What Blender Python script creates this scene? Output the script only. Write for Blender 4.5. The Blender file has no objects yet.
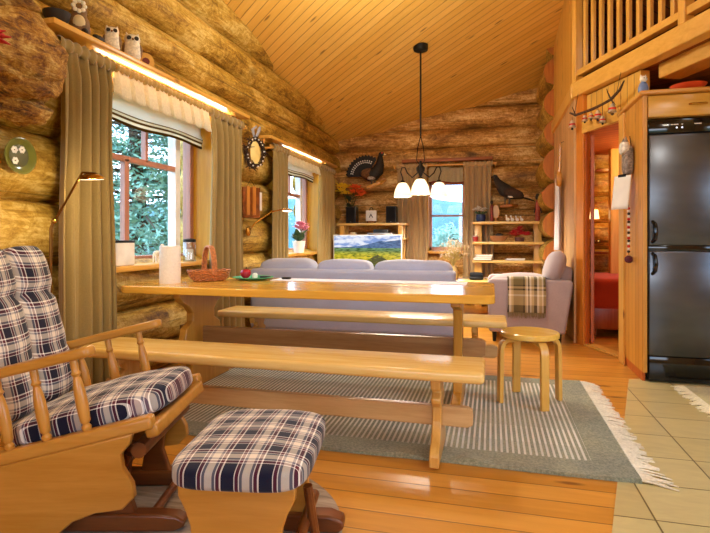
SKY=8.5
EXPO=0.0
FILL_LIGHTS=[(-.8,.2,3.0,36),(1.4,.6,2.8,44),(-.8,4.2,2.8,80),(2.33,4.57,3.4,12)]
import bpy, bmesh, math, random
from mathutils import Vector, Matrix, noise
R = math.radians
PI = math.pi
rnd = random.Random(7)
scene = bpy.context.scene
COL = scene.collection

def C(h):
    h = h.lstrip('#')
    def f(v):
        v /= 255.0
        return v/12.92 if v <= .04045 else ((v+.055)/1.055)**2.4
    return (f(int(h[0:2],16)), f(int(h[2:4],16)), f(int(h[4:6],16)), 1)

# ---------------------------------------------------------------- geometry
class MB:
    def __init__(s): s.v=[]; s.f=[]; s.m=[]
    def add(s, vs, fs, mi=0, M=None):
        b=len(s.v)
        for p in vs:
            p=Vector(p)
            s.v.append(M@p if M is not None else p)
        for f in fs: s.f.append([b+i for i in f]); s.m.append(mi)
        return s
    def box(s, x0,x1,y0,y1,z0,z1, mi=0, M=None):
        vs=[(x,y,z) for z in (z0,z1) for y in (y0,y1) for x in (x0,x1)]
        fs=[(0,2,3,1),(4,5,7,6),(0,1,5,4),(2,6,7,3),(0,4,6,2),(1,3,7,5)]
        return s.add(vs,fs,mi,M)
    def rbox(s, x0,x1,y0,y1,z0,z1, r=.01, seg=3, mi=0, M=None):
        bm=bmesh.new(); bmesh.ops.create_cube(bm,size=1)
        for v in bm.verts:
            v.co=Vector(((x0+x1)/2+v.co.x*(x1-x0),(y0+y1)/2+v.co.y*(y1-y0),(z0+z1)/2+v.co.z*(z1-z0)))
        r=min(r,.49*min(x1-x0,y1-y0,z1-z0))
        bmesh.ops.bevel(bm,geom=bm.edges[:]+bm.verts[:],offset=r,segments=seg,profile=.5,affect='EDGES')
        bm.verts.index_update()
        s.add([v.co.copy() for v in bm.verts],[[v.index for v in f.verts] for f in bm.faces],mi,M); bm.free(); return s
    def tube(s, pts, rad, n=10, mi=0, cap=True, M=None, flat=1.0, capmi=None):
        pts=[Vector(p) for p in pts]
        if not hasattr(rad,'__len__'): rad=[rad]*len(pts)
        vs=[]; prev=None
        for i,p in enumerate(pts):
            t=(pts[min(i+1,len(pts)-1)]-pts[max(i-1,0)])
            if t.length<1e-9: t=Vector((0,0,1))
            t.normalize()
            if prev is None:
                a=Vector((0,0,1)) if abs(t.z)<.9 else Vector((1,0,0))
                u=t.cross(a).normalized()
            else:
                u=(prev-t*prev.dot(t))
                u=u.normalized() if u.length>1e-6 else t.orthogonal().normalized()
            prev=u; w=t.cross(u)
            for k in range(n):
                an=2*PI*k/n
                vs.append(p+(u*math.cos(an)+w*math.sin(an)*flat)*rad[i])
        fs=[]
        for i in range(len(pts)-1):
            for k in range(n):
                k2=(k+1)%n
                fs.append((i*n+k,i*n+k2,(i+1)*n+k2,(i+1)*n+k))
        s.add(vs,fs,mi,M)
        if cap:
            L=len(pts)-1; cm=mi if capmi is None else capmi
            s.add(vs[:n],[list(range(n))[::-1]],cm,M); s.add(vs[L*n:],[list(range(n))],cm,M)
        return s
    def lathe(s, prof, n=20, c=(0,0,0), mi=0, M=None, cap=True):
        vs=[]; fs=[]
        for r,z in prof:
            for k in range(n):
                a=2*PI*k/n; vs.append((c[0]+r*math.cos(a),c[1]+r*math.sin(a),c[2]+z))
        for i in range(len(prof)-1):
            for k in range(n):
                k2=(k+1)%n; fs.append((i*n+k,i*n+k2,(i+1)*n+k2,(i+1)*n+k))
        if cap:
            if prof[0][0]>1e-5: fs.append(list(range(n))[::-1])
            if prof[-1][0]>1e-5: fs.append([(len(prof)-1)*n+k for k in range(n)])
        return s.add(vs,fs,mi,M)
    def prism(s, poly, axis, a, b, mi=0, M=None):
        # poly: 2D points; axis 'x': (y,z) ; 'y': (x,z) ; 'z': (x,y)
        n=len(poly)
        def P(q,t):
            if axis=='x': return (t,q[0],q[1])
            if axis=='y': return (q[0],t,q[1])
            return (q[0],q[1],t)
        vs=[P(q,a) for q in poly]+[P(q,b) for q in poly]
        fs=[list(range(n))[::-1],[n+i for i in range(n)]]+[(i,(i+1)%n,n+(i+1)%n,n+i) for i in range(n)]
        return s.add(vs,fs,mi,M)
    def ball(s, c, r, nu=14, nv=9, mi=0, M=None, nz=0, nsc=6):
        if not hasattr(r,'__len__'): r=(r,r,r)
        vs=[]; fs=[]
        for j in range(nv+1):
            th=PI*j/nv
            for i in range(nu):
                ph=2*PI*i/nu
                d=Vector((math.sin(th)*math.cos(ph),math.sin(th)*math.sin(ph),math.cos(th)))
                k=1+(nz*noise.noise(d*nsc+Vector(c)) if nz else 0)
                vs.append((c[0]+d.x*r[0]*k,c[1]+d.y*r[1]*k,c[2]+d.z*r[2]*k))
        for j in range(nv):
            for i in range(nu):
                i2=(i+1)%nu; fs.append((j*nu+i,(j+1)*nu+i,(j+1)*nu+i2,j*nu+i2))
        return s.add(vs,fs,mi,M)
    def cushion(s, c, dx,dy,dz, k=5, kz=2.6, n=12, mi=0, M=None, dent=None):
        # puffy pillow : full sizes dx,dy,dz ; super-ellipse footprint, domed faces
        vs=[]; fs=[]; idx={}
        for sg in (1,-1):
            for i in range(n+1):
                for j in range(n+1):
                    u=-1+2*i/n; v=-1+2*j/n
                    # square -> superellipse
                    m=max(abs(u),abs(v))
                    if m>0:
                        q=(abs(u)**k+abs(v)**k)**(1/k); x=u*m/q; y=v*m/q
                    else: x=y=0
                    edge=m>=.9999
                    h=(1-min(1,m)**kz)**.5 if not edge else 0
                    if dent: h*=dent(x,y)
                    key=(i,j) if edge else (i,j,sg)
                    if key in idx: continue
                    idx[key]=len(vs); vs.append((c[0]+x*dx/2,c[1]+y*dy/2,c[2]+sg*h*dz/2))
        def g(i,j,sg):
            return idx.get((i,j,sg), idx.get((i,j)))
        for sg in (1,-1):
            for i in range(n):
                for j in range(n):
                    q=[g(i,j,sg),g(i+1,j,sg),g(i+1,j+1,sg),g(i,j+1,sg)]
                    fs.append(q if sg>0 else q[::-1])
        return s.add(vs,fs,mi,M)
    def grid(s, fn, nu, nv, mi=0, M=None):
        vs=[fn(i/nu,j/nv) for j in range(nv+1) for i in range(nu+1)]
        fs=[(j*(nu+1)+i,j*(nu+1)+i+1,(j+1)*(nu+1)+i+1,(j+1)*(nu+1)+i) for j in range(nv) for i in range(nu)]
        return s.add(vs,fs,mi,M)
    def build(s, name, mats, parent=None, loc=None, rz=0, smooth=35, bevel=0, solid=0, bseg=2):
        me=bpy.data.meshes.new(name); me.from_pydata([tuple(v) for v in s.v],[],s.f)
        if not isinstance(mats,(list,tuple)): mats=[mats]
        for m in mats: me.materials.append(m)
        me.polygons.foreach_set('material_index',s.m)
        bm=bmesh.new(); bm.from_mesh(me); bmesh.ops.remove_doubles(bm,verts=bm.verts,dist=1e-5)
        if not solid: bmesh.ops.recalc_face_normals(bm,faces=bm.faces)
        bm.to_mesh(me); bm.free()
        me.polygons.foreach_set('use_smooth',[smooth>0]*len(me.polygons))
        if 0<smooth<180: me.set_sharp_from_angle(angle=R(smooth))
        o=bpy.data.objects.new(name,me); COL.objects.link(o)
        if parent is not None: o.parent=parent
        if loc is not None: o.location=loc
        if rz: o.rotation_euler=(0,0,rz)
        if solid:
            md=o.modifiers.new('thickness','SOLIDIFY'); md.thickness=solid; md.offset=0
        if bevel:
            md=o.modifiers.new('edges','BEVEL'); md.width=bevel; md.segments=bseg; md.limit_method='ANGLE'; md.angle_limit=R(40); md.harden_normals=False
        return o

def tag(o, label=None, cat=None, group=None, kind=None):
    if label: o['label']=label
    if cat: o['category']=cat
    if group: o['group']=group
    if kind: o['kind']=kind
    return o
def thing(name, label, cat, loc=(0,0,0), rz=0, group=None):
    o=bpy.data.objects.new(name,None); COL.objects.link(o); o.location=loc; o.rotation_euler=(0,0,rz)
    o.empty_display_size=.05
    return tag(o,label,cat,group)
def struct(name, mb, mats, **kw):
    return tag(mb.build(name,mats,**kw),kind='structure')
def copy_tree(o, parent=None):
    c=o.copy(); COL.objects.link(c)
    if parent is not None: c.parent=parent
    for ch in [x for x in bpy.data.objects if x.parent is o]: copy_tree(ch,c)
    return c
def dup(o, loc, rz, label, group=None, scale=None):
    kids=lambda q:[x for x in bpy.data.objects if x.parent is q]
    c=o.copy(); COL.objects.link(c); c.location=loc; c.rotation_euler=(0,0,rz)
    if scale: c.scale=(scale,)*3
    c['label']=label
    if group: c['group']=group
    for ch in kids(o):
        d=ch.copy(); COL.objects.link(d); d.parent=c
        for g in kids(ch):
            e=g.copy(); COL.objects.link(e); e.parent=d
    return c

YAW=R(14.7); CS,SN=math.cos(YAW),math.sin(YAW)
def W(l,Z,z=0):       # lateral / depth seen from the doorway corner of the kitchen -> room coordinates
    return Vector((l*CS-Z*SN, Z*CS+l*SN, z))

# ---------------------------------------------------------------- materials
def new_mat(name):
    m=bpy.data.materials.new(name); m.use_nodes=True
    nt=m.node_tree; b=nt.nodes['Principled BSDF']; return m,nt,b
def N(nt,t,**kw):
    n=nt.nodes.new(t)
    for k,v in kw.items(): setattr(n,k,v)
    return n
def L(nt,a,b): nt.links.new(a,b)
def coords(nt,scale=(1,1,1),rot=(0,0,0),loc=(0,0,0),kind='Object'):
    tc=N(nt,'ShaderNodeTexCoord'); mp=N(nt,'ShaderNodeMapping')
    mp.inputs['Scale'].default_value=scale; mp.inputs['Rotation'].default_value=rot; mp.inputs['Location'].default_value=loc
    L(nt,tc.outputs[kind],mp.inputs['Vector']); return mp.outputs['Vector']
def nz(nt,vec,scale,detail=4,rough=.55,dist=0):
    n=N(nt,'ShaderNodeTexNoise'); n.inputs['Scale'].default_value=scale; n.inputs['Detail'].default_value=detail
    n.inputs['Roughness'].default_value=rough; n.inputs['Distortion'].default_value=dist
    L(nt,vec,n.inputs['Vector']); return n.outputs['Fac']
def ramp(nt,fac,stops,interp='LINEAR'):
    r=N(nt,'ShaderNodeValToRGB'); cr=r.color_ramp; cr.interpolation=interp
    while len(cr.elements)<len(stops): cr.elements.new(.5)
    for e,(p,c) in zip(cr.elements,stops): e.position=p; e.color=c if len(c)==4 else (*c,1)
    L(nt,fac,r.inputs['Fac']); return r.outputs['Color']
def math_(nt,op,a,b=None,c=None):
    n=N(nt,'ShaderNodeMath',operation=op)
    for i,x in enumerate((a,b,c)):
        if x is None: continue
        if isinstance(x,(int,float)): n.inputs[i].default_value=x
        else: L(nt,x,n.inputs[i])
    return n.outputs[0]
def mix(nt,fac,a,b,blend='MIX'):
    n=N(nt,'ShaderNodeMix',data_type='RGBA',blend_type=blend)
    for sock,x in ((n.inputs[0],fac),(n.inputs[6],a),(n.inputs[7],b)):
        if isinstance(x,(int,float)): sock.default_value=x
        elif isinstance(x,tuple): sock.default_value=x
        else: L(nt,x,sock)
    return n.outputs[2]
def bump(nt,b,h,strength=.3,dist=.01):
    n=N(nt,'ShaderNodeBump'); n.inputs['Strength'].default_value=strength; n.inputs['Distance'].default_value=dist
    L(nt,h,n.inputs['Height']); L(nt,n.outputs[0],b.inputs['Normal'])
def plain(name,col,rough=.5,metal=0,spec=.5,var=.12,sc=9):
    m,nt,b=new_mat(name); c=C(col)
    v=coords(nt); f=nz(nt,v,sc,3)
    L(nt,ramp(nt,f,[(.3,tuple(x*(1-var) for x in c[:3])),(.7,tuple(min(1,x*(1+var)) for x in c[:3]))]),b.inputs['Base Color'])
    b.inputs['Roughness'].default_value=rough; b.inputs['Metallic'].default_value=metal; b.inputs['Specular IOR Level'].default_value=spec
    return m
def fabric(name,col,rough=.95,sc=220,var=.2,bs=.25,sheen=.3):
    m,nt,b=new_mat(name); c=C(col); v=coords(nt); f=nz(nt,v,sc,3); g=nz(nt,v,5,3)
    k=math_(nt,'ADD',math_(nt,'MULTIPLY',f,.6),math_(nt,'MULTIPLY',g,.4))
    L(nt,ramp(nt,k,[(.3,tuple(x*(1-var) for x in c[:3])),(.7,tuple(min(1,x*(1+var)) for x in c[:3]))]),b.inputs['Base Color'])
    b.inputs['Roughness'].default_value=rough; b.inputs['Sheen Weight'].default_value=sheen; b.inputs['Specular IOR Level'].default_value=.2
    bump(nt,b,f,bs,.004); return m
def wood(name,c1,c2,axis='x',rough=.35,sc=1.0,knots=True,dark=None,spec=.5):
    m,nt,b=new_mat(name)
    s={'x':(.7,9,9),'y':(9,.7,9),'z':(9,9,.7)}[axis]
    v=coords(nt,tuple(k*sc for k in s)); f=nz(nt,v,2.2,6,.6,.6)
    v2=coords(nt,tuple(k*sc*4 for k in s)); g=nz(nt,v2,3,3,.6)
    k=math_(nt,'ADD',math_(nt,'MULTIPLY',f,.75),math_(nt,'MULTIPLY',g,.25))
    A,B=C(c1),C(c2)
    col=ramp(nt,k,[(.33,A),(.66,B)])
    if knots:
        kv=coords(nt,tuple({'x':(1.6,5,5),'y':(5,1.6,5),'z':(5,5,1.6)}[axis]))
        vo=N(nt,'ShaderNodeTexVoronoi'); vo.inputs['Scale'].default_value=1.3; L(nt,kv,vo.inputs['Vector'])
        kf=ramp(nt,vo.outputs['Distance'],[(.035,(1,1,1,1)),(.10,(0,0,0,1))])
        col=mix(nt,math_(nt,'MULTIPLY',kf,.75),col,C(dark or '#5a2c0c'))
    L(nt,col,b.inputs['Base Color']); b.inputs['Roughness'].default_value=rough; b.inputs['Specular IOR Level'].default_value=spec
    bump(nt,b,k,.08,.004); return m
def boards(name,c1,c2,sdir,pdir,width,rough=.4,groove='#3a1c06',gw=.06,knot='#4a250a',spec=.5,vert=False,bs=.6):
    # boards: sdir = unit vector across the boards, pdir = along
    m,nt,b=new_mat(name); tc=N(nt,'ShaderNodeTexCoord')
    def dot(d):
        n=N(nt,'ShaderNodeVectorMath',operation='DOT_PRODUCT'); L(nt,tc.outputs['Object'],n.inputs[0]); n.inputs[1].default_value=d; return n.outputs['Value']
    s=math_(nt,'DIVIDE',dot(sdir),width); p=dot(pdir)
    idx=math_(nt,'FLOOR',s); fr=math_(nt,'SUBTRACT',s,idx)
    wn=N(nt,'ShaderNodeTexWhiteNoise',noise_dimensions='1D'); L(nt,idx,wn.inputs['W'])
    cmb=N(nt,'ShaderNodeCombineXYZ'); L(nt,math_(nt,'MULTIPLY',s,1.0),cmb.inputs[0])
    L(nt,math_(nt,'ADD',math_(nt,'MULTIPLY',p,.8),math_(nt,'MULTIPLY',wn.outputs[0],37)),cmb.inputs[1])
    f=nz(nt,cmb.outputs[0],3.0,5,.6,.5)
    k=math_(nt,'ADD',math_(nt,'MULTIPLY',f,.65),math_(nt,'MULTIPLY',wn.outputs[0],.35))
    col=ramp(nt,k,[(.25,C(c1)),(.7,C(c2))])
    cm2=N(nt,'ShaderNodeCombineXYZ'); L(nt,s,cm2.inputs[0]); L(nt,math_(nt,'ADD',math_(nt,'MULTIPLY',p,2.2),math_(nt,'MULTIPLY',wn.outputs[0],91)),cm2.inputs[1])
    vo=N(nt,'ShaderNodeTexVoronoi'); vo.inputs['Scale'].default_value=.85; L(nt,cm2.outputs[0],vo.inputs['Vector'])
    kf=ramp(nt,vo.outputs['Distance'],[(.06,(1,1,1,1)),(.14,(0,0,0,1))])
    col=mix(nt,math_(nt,'MULTIPLY',kf,.8),col,C(knot))
    e=math_(nt,'MINIMUM',fr,math_(nt,'SUBTRACT',1.0,fr))
    gr=ramp(nt,e,[(gw*.4,(1,1,1,1)),(gw,(0,0,0,1))])
    col=mix(nt,math_(nt,'MULTIPLY',gr,.85),col,C(groove))
    L(nt,col,b.inputs['Base Color']); b.inputs['Roughness'].default_value=rough; b.inputs['Specular IOR Level'].default_value=spec
    bump(nt,b,math_(nt,'SUBTRACT',1.0,gr),bs,.006); return m
def logmat(name,axis,cols=('#402a0c','#926a1e','#c49c3e','#e4c878'),knots=True,bs=.8,dst=1.0):
    m,nt,b=new_mat(name)
    s={'x':(.4,1,1),'y':(1,.4,1),'z':(1,1,.4)}[axis]
    f=nz(nt,coords(nt,s),2.2,9,.66,1.6*dst)
    s2={'x':(1.6,11,11),'y':(11,1.6,11),'z':(11,11,1.6)}[axis]
    g=nz(nt,coords(nt,s2),2.0,6,.68,1.4*dst)
    h=nz(nt,coords(nt,(1,1,1)),11,8,.75,2.0)
    k=math_(nt,'ADD',math_(nt,'ADD',math_(nt,'MULTIPLY',f,.40),math_(nt,'MULTIPLY',g,.30)),math_(nt,'MULTIPLY',h,.30))
    col=ramp(nt,k,[(.37,C(cols[0])),(.45,C(cols[1])),(.515,C(cols[2])),(.58,C(cols[3]))])
    if knots:
        vo=N(nt,'ShaderNodeTexVoronoi'); vo.inputs['Scale'].default_value=1.9; L(nt,coords(nt,{'x':(.7,1.3,1.3),'y':(1.3,.7,1.3),'z':(1.3,1.3,.7)}[axis]),vo.inputs['Vector'])
        kf=ramp(nt,vo.outputs['Distance'],[(.04,(1,1,1,1)),(.18,(0,0,0,1))])
        col=mix(nt,math_(nt,'MULTIPLY',kf,.75),col,C('#2a1406'))
    # long drying cracks
    s3={'x':(.5,26,26),'y':(26,.5,26),'z':(26,26,.5)}[axis]
    c=nz(nt,coords(nt,s3),1.0,2,.5,.4); cf=ramp(nt,c,[(.30,(1,1,1,1)),(.36,(0,0,0,1))])
    col=mix(nt,math_(nt,'MULTIPLY',cf,.55),col,C('#2a1406'))
    L(nt,col,b.inputs['Base Color']); b.inputs['Roughness'].default_value=.5; b.inputs['Specular IOR Level'].default_value=.4
    bump(nt,b,k,bs,.03); return m
def plaid(name,period=.095,cols=None):
    m,nt,b=new_mat(name); tc=N(nt,'ShaderNodeTexCoord'); sp=N(nt,'ShaderNodeSeparateXYZ'); L(nt,tc.outputs['UV'],sp.inputs[0])
    cream,navy,red,white,grey=cols or (C('#e8dccb'),C('#14142a'),C('#5e1a2c'),C('#fffaf0'),C('#6c6c78'))
    def axis(o,off):
        s=math_(nt,'DIVIDE',math_(nt,'ADD',o,off),period); fr=math_(nt,'FRACT',s)
        return ramp(nt,fr,[(0,navy),(.34,white),(.365,red),(.46,white),(.485,grey),(.56,cream),(.76,grey),(.835,white),(.86,red),(.955,white)],'CONSTANT')
    u=axis(sp.outputs[0],10.0); v=axis(sp.outputs[1],10.03)
    col=mix(nt,.5,u,v)
    n=N(nt,'ShaderNodeTexNoise'); n.inputs['Scale'].default_value=300; L(nt,tc.outputs['Object'],n.inputs['Vector'])
    col=mix(nt,.2,col,n.outputs['Color'],'SOFT_LIGHT')
    L(nt,col,b.inputs['Base Color']); b.inputs['Roughness'].default_value=.95; b.inputs['Sheen Weight'].default_value=.2; b.inputs['Specular IOR Level'].default_value=.15
    bump(nt,b,n.outputs['Fac'],.2,.003); return m
def set_uv(o, fn):
    me=o.data; uv=me.uv_layers.new(name='cloth')
    for lp in me.loops:
        uv.data[lp.index].uv=fn(me.vertices[lp.vertex_index].co)
def emit(name,col,strength):
    m,nt,b=new_mat(name); b.inputs['Base Color'].default_value=C(col); b.inputs['Emission Color'].default_value=C(col); b.inputs['Emission Strength'].default_value=strength
    b.inputs['Roughness'].default_value=.4; return m
def translucent(name,col,f=.5,sc=60):
    m,nt,b=new_mat(name); c=C(col)
    t=N(nt,'ShaderNodeBsdfTranslucent'); d=N(nt,'ShaderNodeBsdfDiffuse'); x=N(nt,'ShaderNodeMixShader'); x.inputs[0].default_value=f
    n=nz(nt,coords(nt),sc,3); cc=ramp(nt,n,[(.3,tuple(k*.85 for k in c[:3])),(.7,c)])
    L(nt,cc,t.inputs[0]); L(nt,cc,d.inputs[0]); L(nt,d.outputs[0],x.inputs[1]); L(nt,t.outputs[0],x.inputs[2])
    L(nt,x.outputs[0],nt.nodes['Material Output'].inputs[0]); return m
def glassmat(name='window_glass',tint='#f4fbff',gl=.07):
    m,nt,b=new_mat(name)
    t=N(nt,'ShaderNodeBsdfTransparent'); t.inputs[0].default_value=C(tint); g=N(nt,'ShaderNodeBsdfGlossy'); g.inputs['Roughness'].default_value=.02
    x=N(nt,'ShaderNodeMixShader'); x.inputs[0].default_value=gl
    L(nt,t.outputs[0],x.inputs[1]); L(nt,g.outputs[0],x.inputs[2]); L(nt,x.outputs[0],nt.nodes['Material Output'].inputs[0]); return m

PL=Vector((-.83,.56,0)).normalized(); PS=Vector((.56,.83,0)).normalized()
M_={}
M_['log_y']=logmat('log_wall_y','y'); M_['log_x']=logmat('log_wall_x','x',('#56361a','#96682e','#cc9a50','#f0d090'))
M_['burl']=logmat('burl_wood','y',('#2a1404','#7c4a12','#b8842c','#e2c070'),True,1.2,3.0)
M_['log_end']=wood('log_end','#a4581a','#c8802e','z',.5,1.2,False)
M_['ceil']=boards('ceiling_boards','#e0ae4a','#f0c466',PS,PL,.105,.42,'#8a5a20',.05,'#6c4416')
M_['loftceil']=boards('loft_boards','#6e3a14','#8a4c1c',Vector((.374,-.927,0)),Vector((.9,.37,0)),.14,.5,'#241004',.09)  # ceiling boards again, the loft's dim light put into darker colours
M_['floor']=boards('floor_boards','#ba7c26','#d89a40',Vector((0,1,0)),Vector((1,0,0)),.13,.32,'#6a3a10',.03,'#5a2a0a',.5,bs=.25)
M_['panel']=boards('wall_boards','#d29a3a','#e6b450',Vector((.374,-.927,0)),Vector((0,0,1)),.09,.4,'#6a3608',.05,'#5c2e0a')
M_['panel_y']=boards('wall_boards_y','#d0983a','#e4b052',Vector((0,1,0)),Vector((0,0,1)),.09,.4,'#6a3608',.05,'#5c2e0a')
M_['pale_panel']=boards('wall_boards_pale','#c09058','#d8aa70',Vector((0,1,0)),Vector((0,0,1)),.11,.5,'#6a4420',.05,'#7a4c20')
M_['pine_x']=wood('pine_x','#c98a34','#e2aa54','x',.32); M_['pine_y']=wood('pine_y','#d0983a','#e6b45a','y',.32); M_['pine_z']=wood('pine_z','#ce963a','#e4b058','z',.32)
M_['bench_x']=wood('bench_x','#d8a850','#eccb82','x',.25,1,False); M_['bench_y']=wood('bench_y','#c8963e','#deb264','y',.3,1,False); M_['bench_z']=wood('bench_z','#c08a38','#d8a858','z',.3,1,False)
M_['table_x']=wood('table_x','#d0942e','#e6b450','x',.16,1,False); M_['table_z']=wood('table_z','#b07828','#c8923c','z',.3,1,False); M_['table_plank']=wood('table_plank','#8a5e30','#ac8250','x',.35,1,True)
M_['bench_plank']=wood('bench_plank','#bc9258','#d4b07a','x',.35,1,True,'#9a6a3c')
M_['chair']=wood('chair_wood','#ae7628','#c68e3e','x',.28,1,False); M_['chair_z']=wood('chair_wood_z','#b07426','#c88e3c','z',.28,1,False)
M_['chair_dark']=wood('chair_dark','#5e2e12','#80481e','x',.3,1,False)
M_['birch']=wood('stool_birch','#d09a3e','#e4b45a','z',.3,1,False)
M_['jamb']=wood('orange_jamb','#c06a1c','#d8882e','z',.35,1,False); M_['redwood']=wood('jamb_wood','#a84c14','#c06426','z',.35,1,False)
M_['gold']=wood('gold_jamb','#c28a14','#d8a22a','z',.35,1,False)
M_['curtain']=fabric('curtain_cloth','#967e4c',.9,160,.12,.15)
M_['curtain_back']=fabric('curtain_cloth_back','#b0946a',.9,160,.12,.15)
M_['white']=plain('white_paint','#eeeae0',.5); M_['black']=plain('black_plastic','#101012',.35); M_['grey']=plain('grey_plastic','#8a8a8c',.4)
M_['iron']=plain('dark_iron','#24201c',.45,.6); M_['brass']=plain('brass','#b88a3c',.25,1)
M_['sofa']=fabric('sofa_cloth','#a6a8bc',.95,180,.12,.2); M_['armchair']=fabric('armchair_cloth','#b4a4a6',.95,180,.12,.2)
M_['plaid']=plaid('plaid_cloth',.105)
M_['glass']=glassmat()
M_['red']=plain('red_cloth','#c41c20',.7); M_['paper']=plain('paper','#f0ece4',.8,var=.04)
# ================================================================ camera / world
cam=bpy.data.cameras.new('camera'); co=bpy.data.objects.new('camera',cam); COL.objects.link(co)
co.location=(0,0,1.05); co.rotation_euler=(R(90),0,YAW)
cam.sensor_width=36; cam.lens=520/710*36; cam.shift_y=-(266.5-238)/710; cam.clip_start=.05; cam.clip_end=300
scene.camera=co
w=bpy.data.worlds.new('world'); scene.world=w; w.use_nodes=True; nt=w.node_tree; bg=nt.nodes['Background']
tc=N(nt,'ShaderNodeTexCoord'); mp=N(nt,'ShaderNodeMapping'); mp.inputs['Scale'].default_value=(2,2,5); L(nt,tc.outputs['Generated'],mp.inputs[0])
cl=nz(nt,mp.outputs[0],1.6,5); L(nt,ramp(nt,cl,[(.42,C('#9cc4ec')),(.6,C('#f4f8ff'))]),bg.inputs[0]); bg.inputs[1].default_value=SKY

# ================================================================ log walls
def log(mb,axis,a,b,c,z,r,seed=0,n=22,step=.14,mi=0,capmi=None,amp=.05,rz=None):
    cnt=max(2,int((b-a)/step)); vs=[]; fs=[]
    for i in range(cnt+1):
        t=a+(b-a)*i/cnt
        off=noise.noise((t*.35,seed*3.1,0))*.03; offz=noise.noise((t*.3,seed*5.7,9))*.02
        for k in range(n):
            an=2*PI*k/n
            rr=r*(1+amp*noise.noise((t*.9,math.cos(an)*1.2+seed*7,math.sin(an)*1.2))+.5*amp*noise.noise((t*3,math.cos(an)*3+seed*3,math.sin(an)*3)))
            # knot bumps
            kb=noise.noise((t*1.1,math.cos(an)*2.4+seed*11,math.sin(an)*2.4+40))
            if kb>.45: rr+=r*(kb-.45)*.35
            u=c+off+math.cos(an)*rr; v=z+offz+math.sin(an)*(rz/r*rr if rz else rr)
            vs.append((u,t,v) if axis=='y' else (t,u,v))
    for i in range(cnt):
        for k in range(n):
            k2=(k+1)%n; fs.append((i*n+k,i*n+k2,(i+1)*n+k2,(i+1)*n+k))
    mb.add(vs,fs,mi); cm=mi if capmi is None else capmi
    mb.add(vs[:n],[list(range(n))[::-1]],cm); mb.add(vs[-n:],[list(range(n))],cm)

seams=[-.02,.20,.52,.88,1.27,1.67,2.10,2.47,2.75,3.09,3.42,3.76,4.1,4.44,4.8]
wl=MB()
for i in range(len(seams)-1):
    z0,z1=seams[i],seams[i+1]; zc=(z0+z1)/2; rz=(z1-z0)/2*1.06; r=max(rz,.2)
    xs=-2.5-r+(0 if z0<2.4 else .04*(z0-2.3))
    if z0==2.10: xs+=.02
    segs=[(-2.9,9.1)] if (z1<.9 or z0>2.05) else [(-2.9,2.69),(4.34,5.79),(7.42,9.1)]
    for j,(a,b) in enumerate(segs): log(wl,'y',a,b,xs,zc,r,seed=i+.37*j,rz=rz)
# solid core behind the logs, open at the two windows
for (a,b,z0,z1) in [(-2.9,9.1,-.02,.80),(-2.9,9.1,2.14,4.9),(-2.9,2.66,.8,2.14),(4.37,5.76,.8,2.14),(7.45,9.1,.8,2.14)]:
    wl.box(-2.86,-2.66,a,b,z0,z1)
struct('wall_left',wl,M_['log_y'],smooth=180)
wb=MB(); bs=[-.05,.14,.46,.80,1.15,1.49,1.84,2.2,2.53,2.83,3.16,3.48,3.8,4.1]
for i in range(len(bs)-1):
    z0,z1=bs[i],bs[i+1]; rz=(z1-z0)/2*1.07; r=max(rz,.18)
    segs=[(-2.95,1.5)] if (z1<.9 or z0>1.95) else [(-2.95,-1.06),(-.35,1.5)]
    for j,(a,b) in enumerate(segs): log(wb,'x',a,b,8.5+r,(z0+z1)/2,r,seed=20+i+.4*j,rz=rz)
for (a,b,z0,z1) in [(-2.95,1.5,-.02,.83),(-2.95,1.5,2.02,4.2),(-2.95,-1.08,.83,2.02),(-.33,1.5,.83,2.02)]:
    wb.box(a,b,8.68,8.86,z0,z1)
struct('wall_back',wb,M_['log_x'],smooth=180)
wr=MB(); rs=[-.1,.22,.63,1.04,1.42,1.80,2.25,2.65,3.05,3.45,3.85]
for i in range(len(rs)-1):
    z0,z1=rs[i],rs[i+1]; log(wr,'y',7.35,8.9,.885,(z0+z1)/2,.215,seed=40+i,rz=(z1-z0)/2*.985,capmi=1,amp=.03,n=28)
struct('wall_right',wr,[M_['log_y'],M_['log_end']],smooth=50)

# ceiling : one boarded plane, falling to the far left
def ceil_z(x,y): return 2.70+.214*(x+2.5)+.16*(8.5-y)
P0=Vector((.84,5.59,0)); D=Vector((.374,-.927,0)).normalized(); NN=Vector((.927,.374,0))
def E(t,n=0,z=0): q=P0+D*t+NN*n; return Vector((q.x,q.y,z))
cp=[(-3.0,9.0),(1.0,9.0),(.80,5.62),(P0.x,P0.y),tuple(E(3.2))[:2],(3.0,-2.8),(-3.0,-2.8)]
cm=MB(); n=len(cp)
vs=[(x,y,ceil_z(x,y)) for x,y in cp]
vs2=[(x,y,z+.06) for x,y,z in vs]
idx=list(range(n))
cm.add(vs+vs2,[idx[::-1],[n+i for i in idx]]+[(i,(i+1)%n,n+(i+1)%n,n+i) for i in idx])
struct('ceiling',cm,M_['ceil'],smooth=0)
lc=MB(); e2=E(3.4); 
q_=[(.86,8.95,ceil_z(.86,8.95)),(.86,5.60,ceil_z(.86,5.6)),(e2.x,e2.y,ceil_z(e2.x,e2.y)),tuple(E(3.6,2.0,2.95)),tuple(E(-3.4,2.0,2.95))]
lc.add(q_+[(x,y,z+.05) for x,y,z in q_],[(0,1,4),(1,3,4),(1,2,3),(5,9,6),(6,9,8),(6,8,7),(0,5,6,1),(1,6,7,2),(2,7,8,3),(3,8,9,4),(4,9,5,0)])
struct('ceiling_loft',lc,M_['loftceil'],smooth=0)

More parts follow.
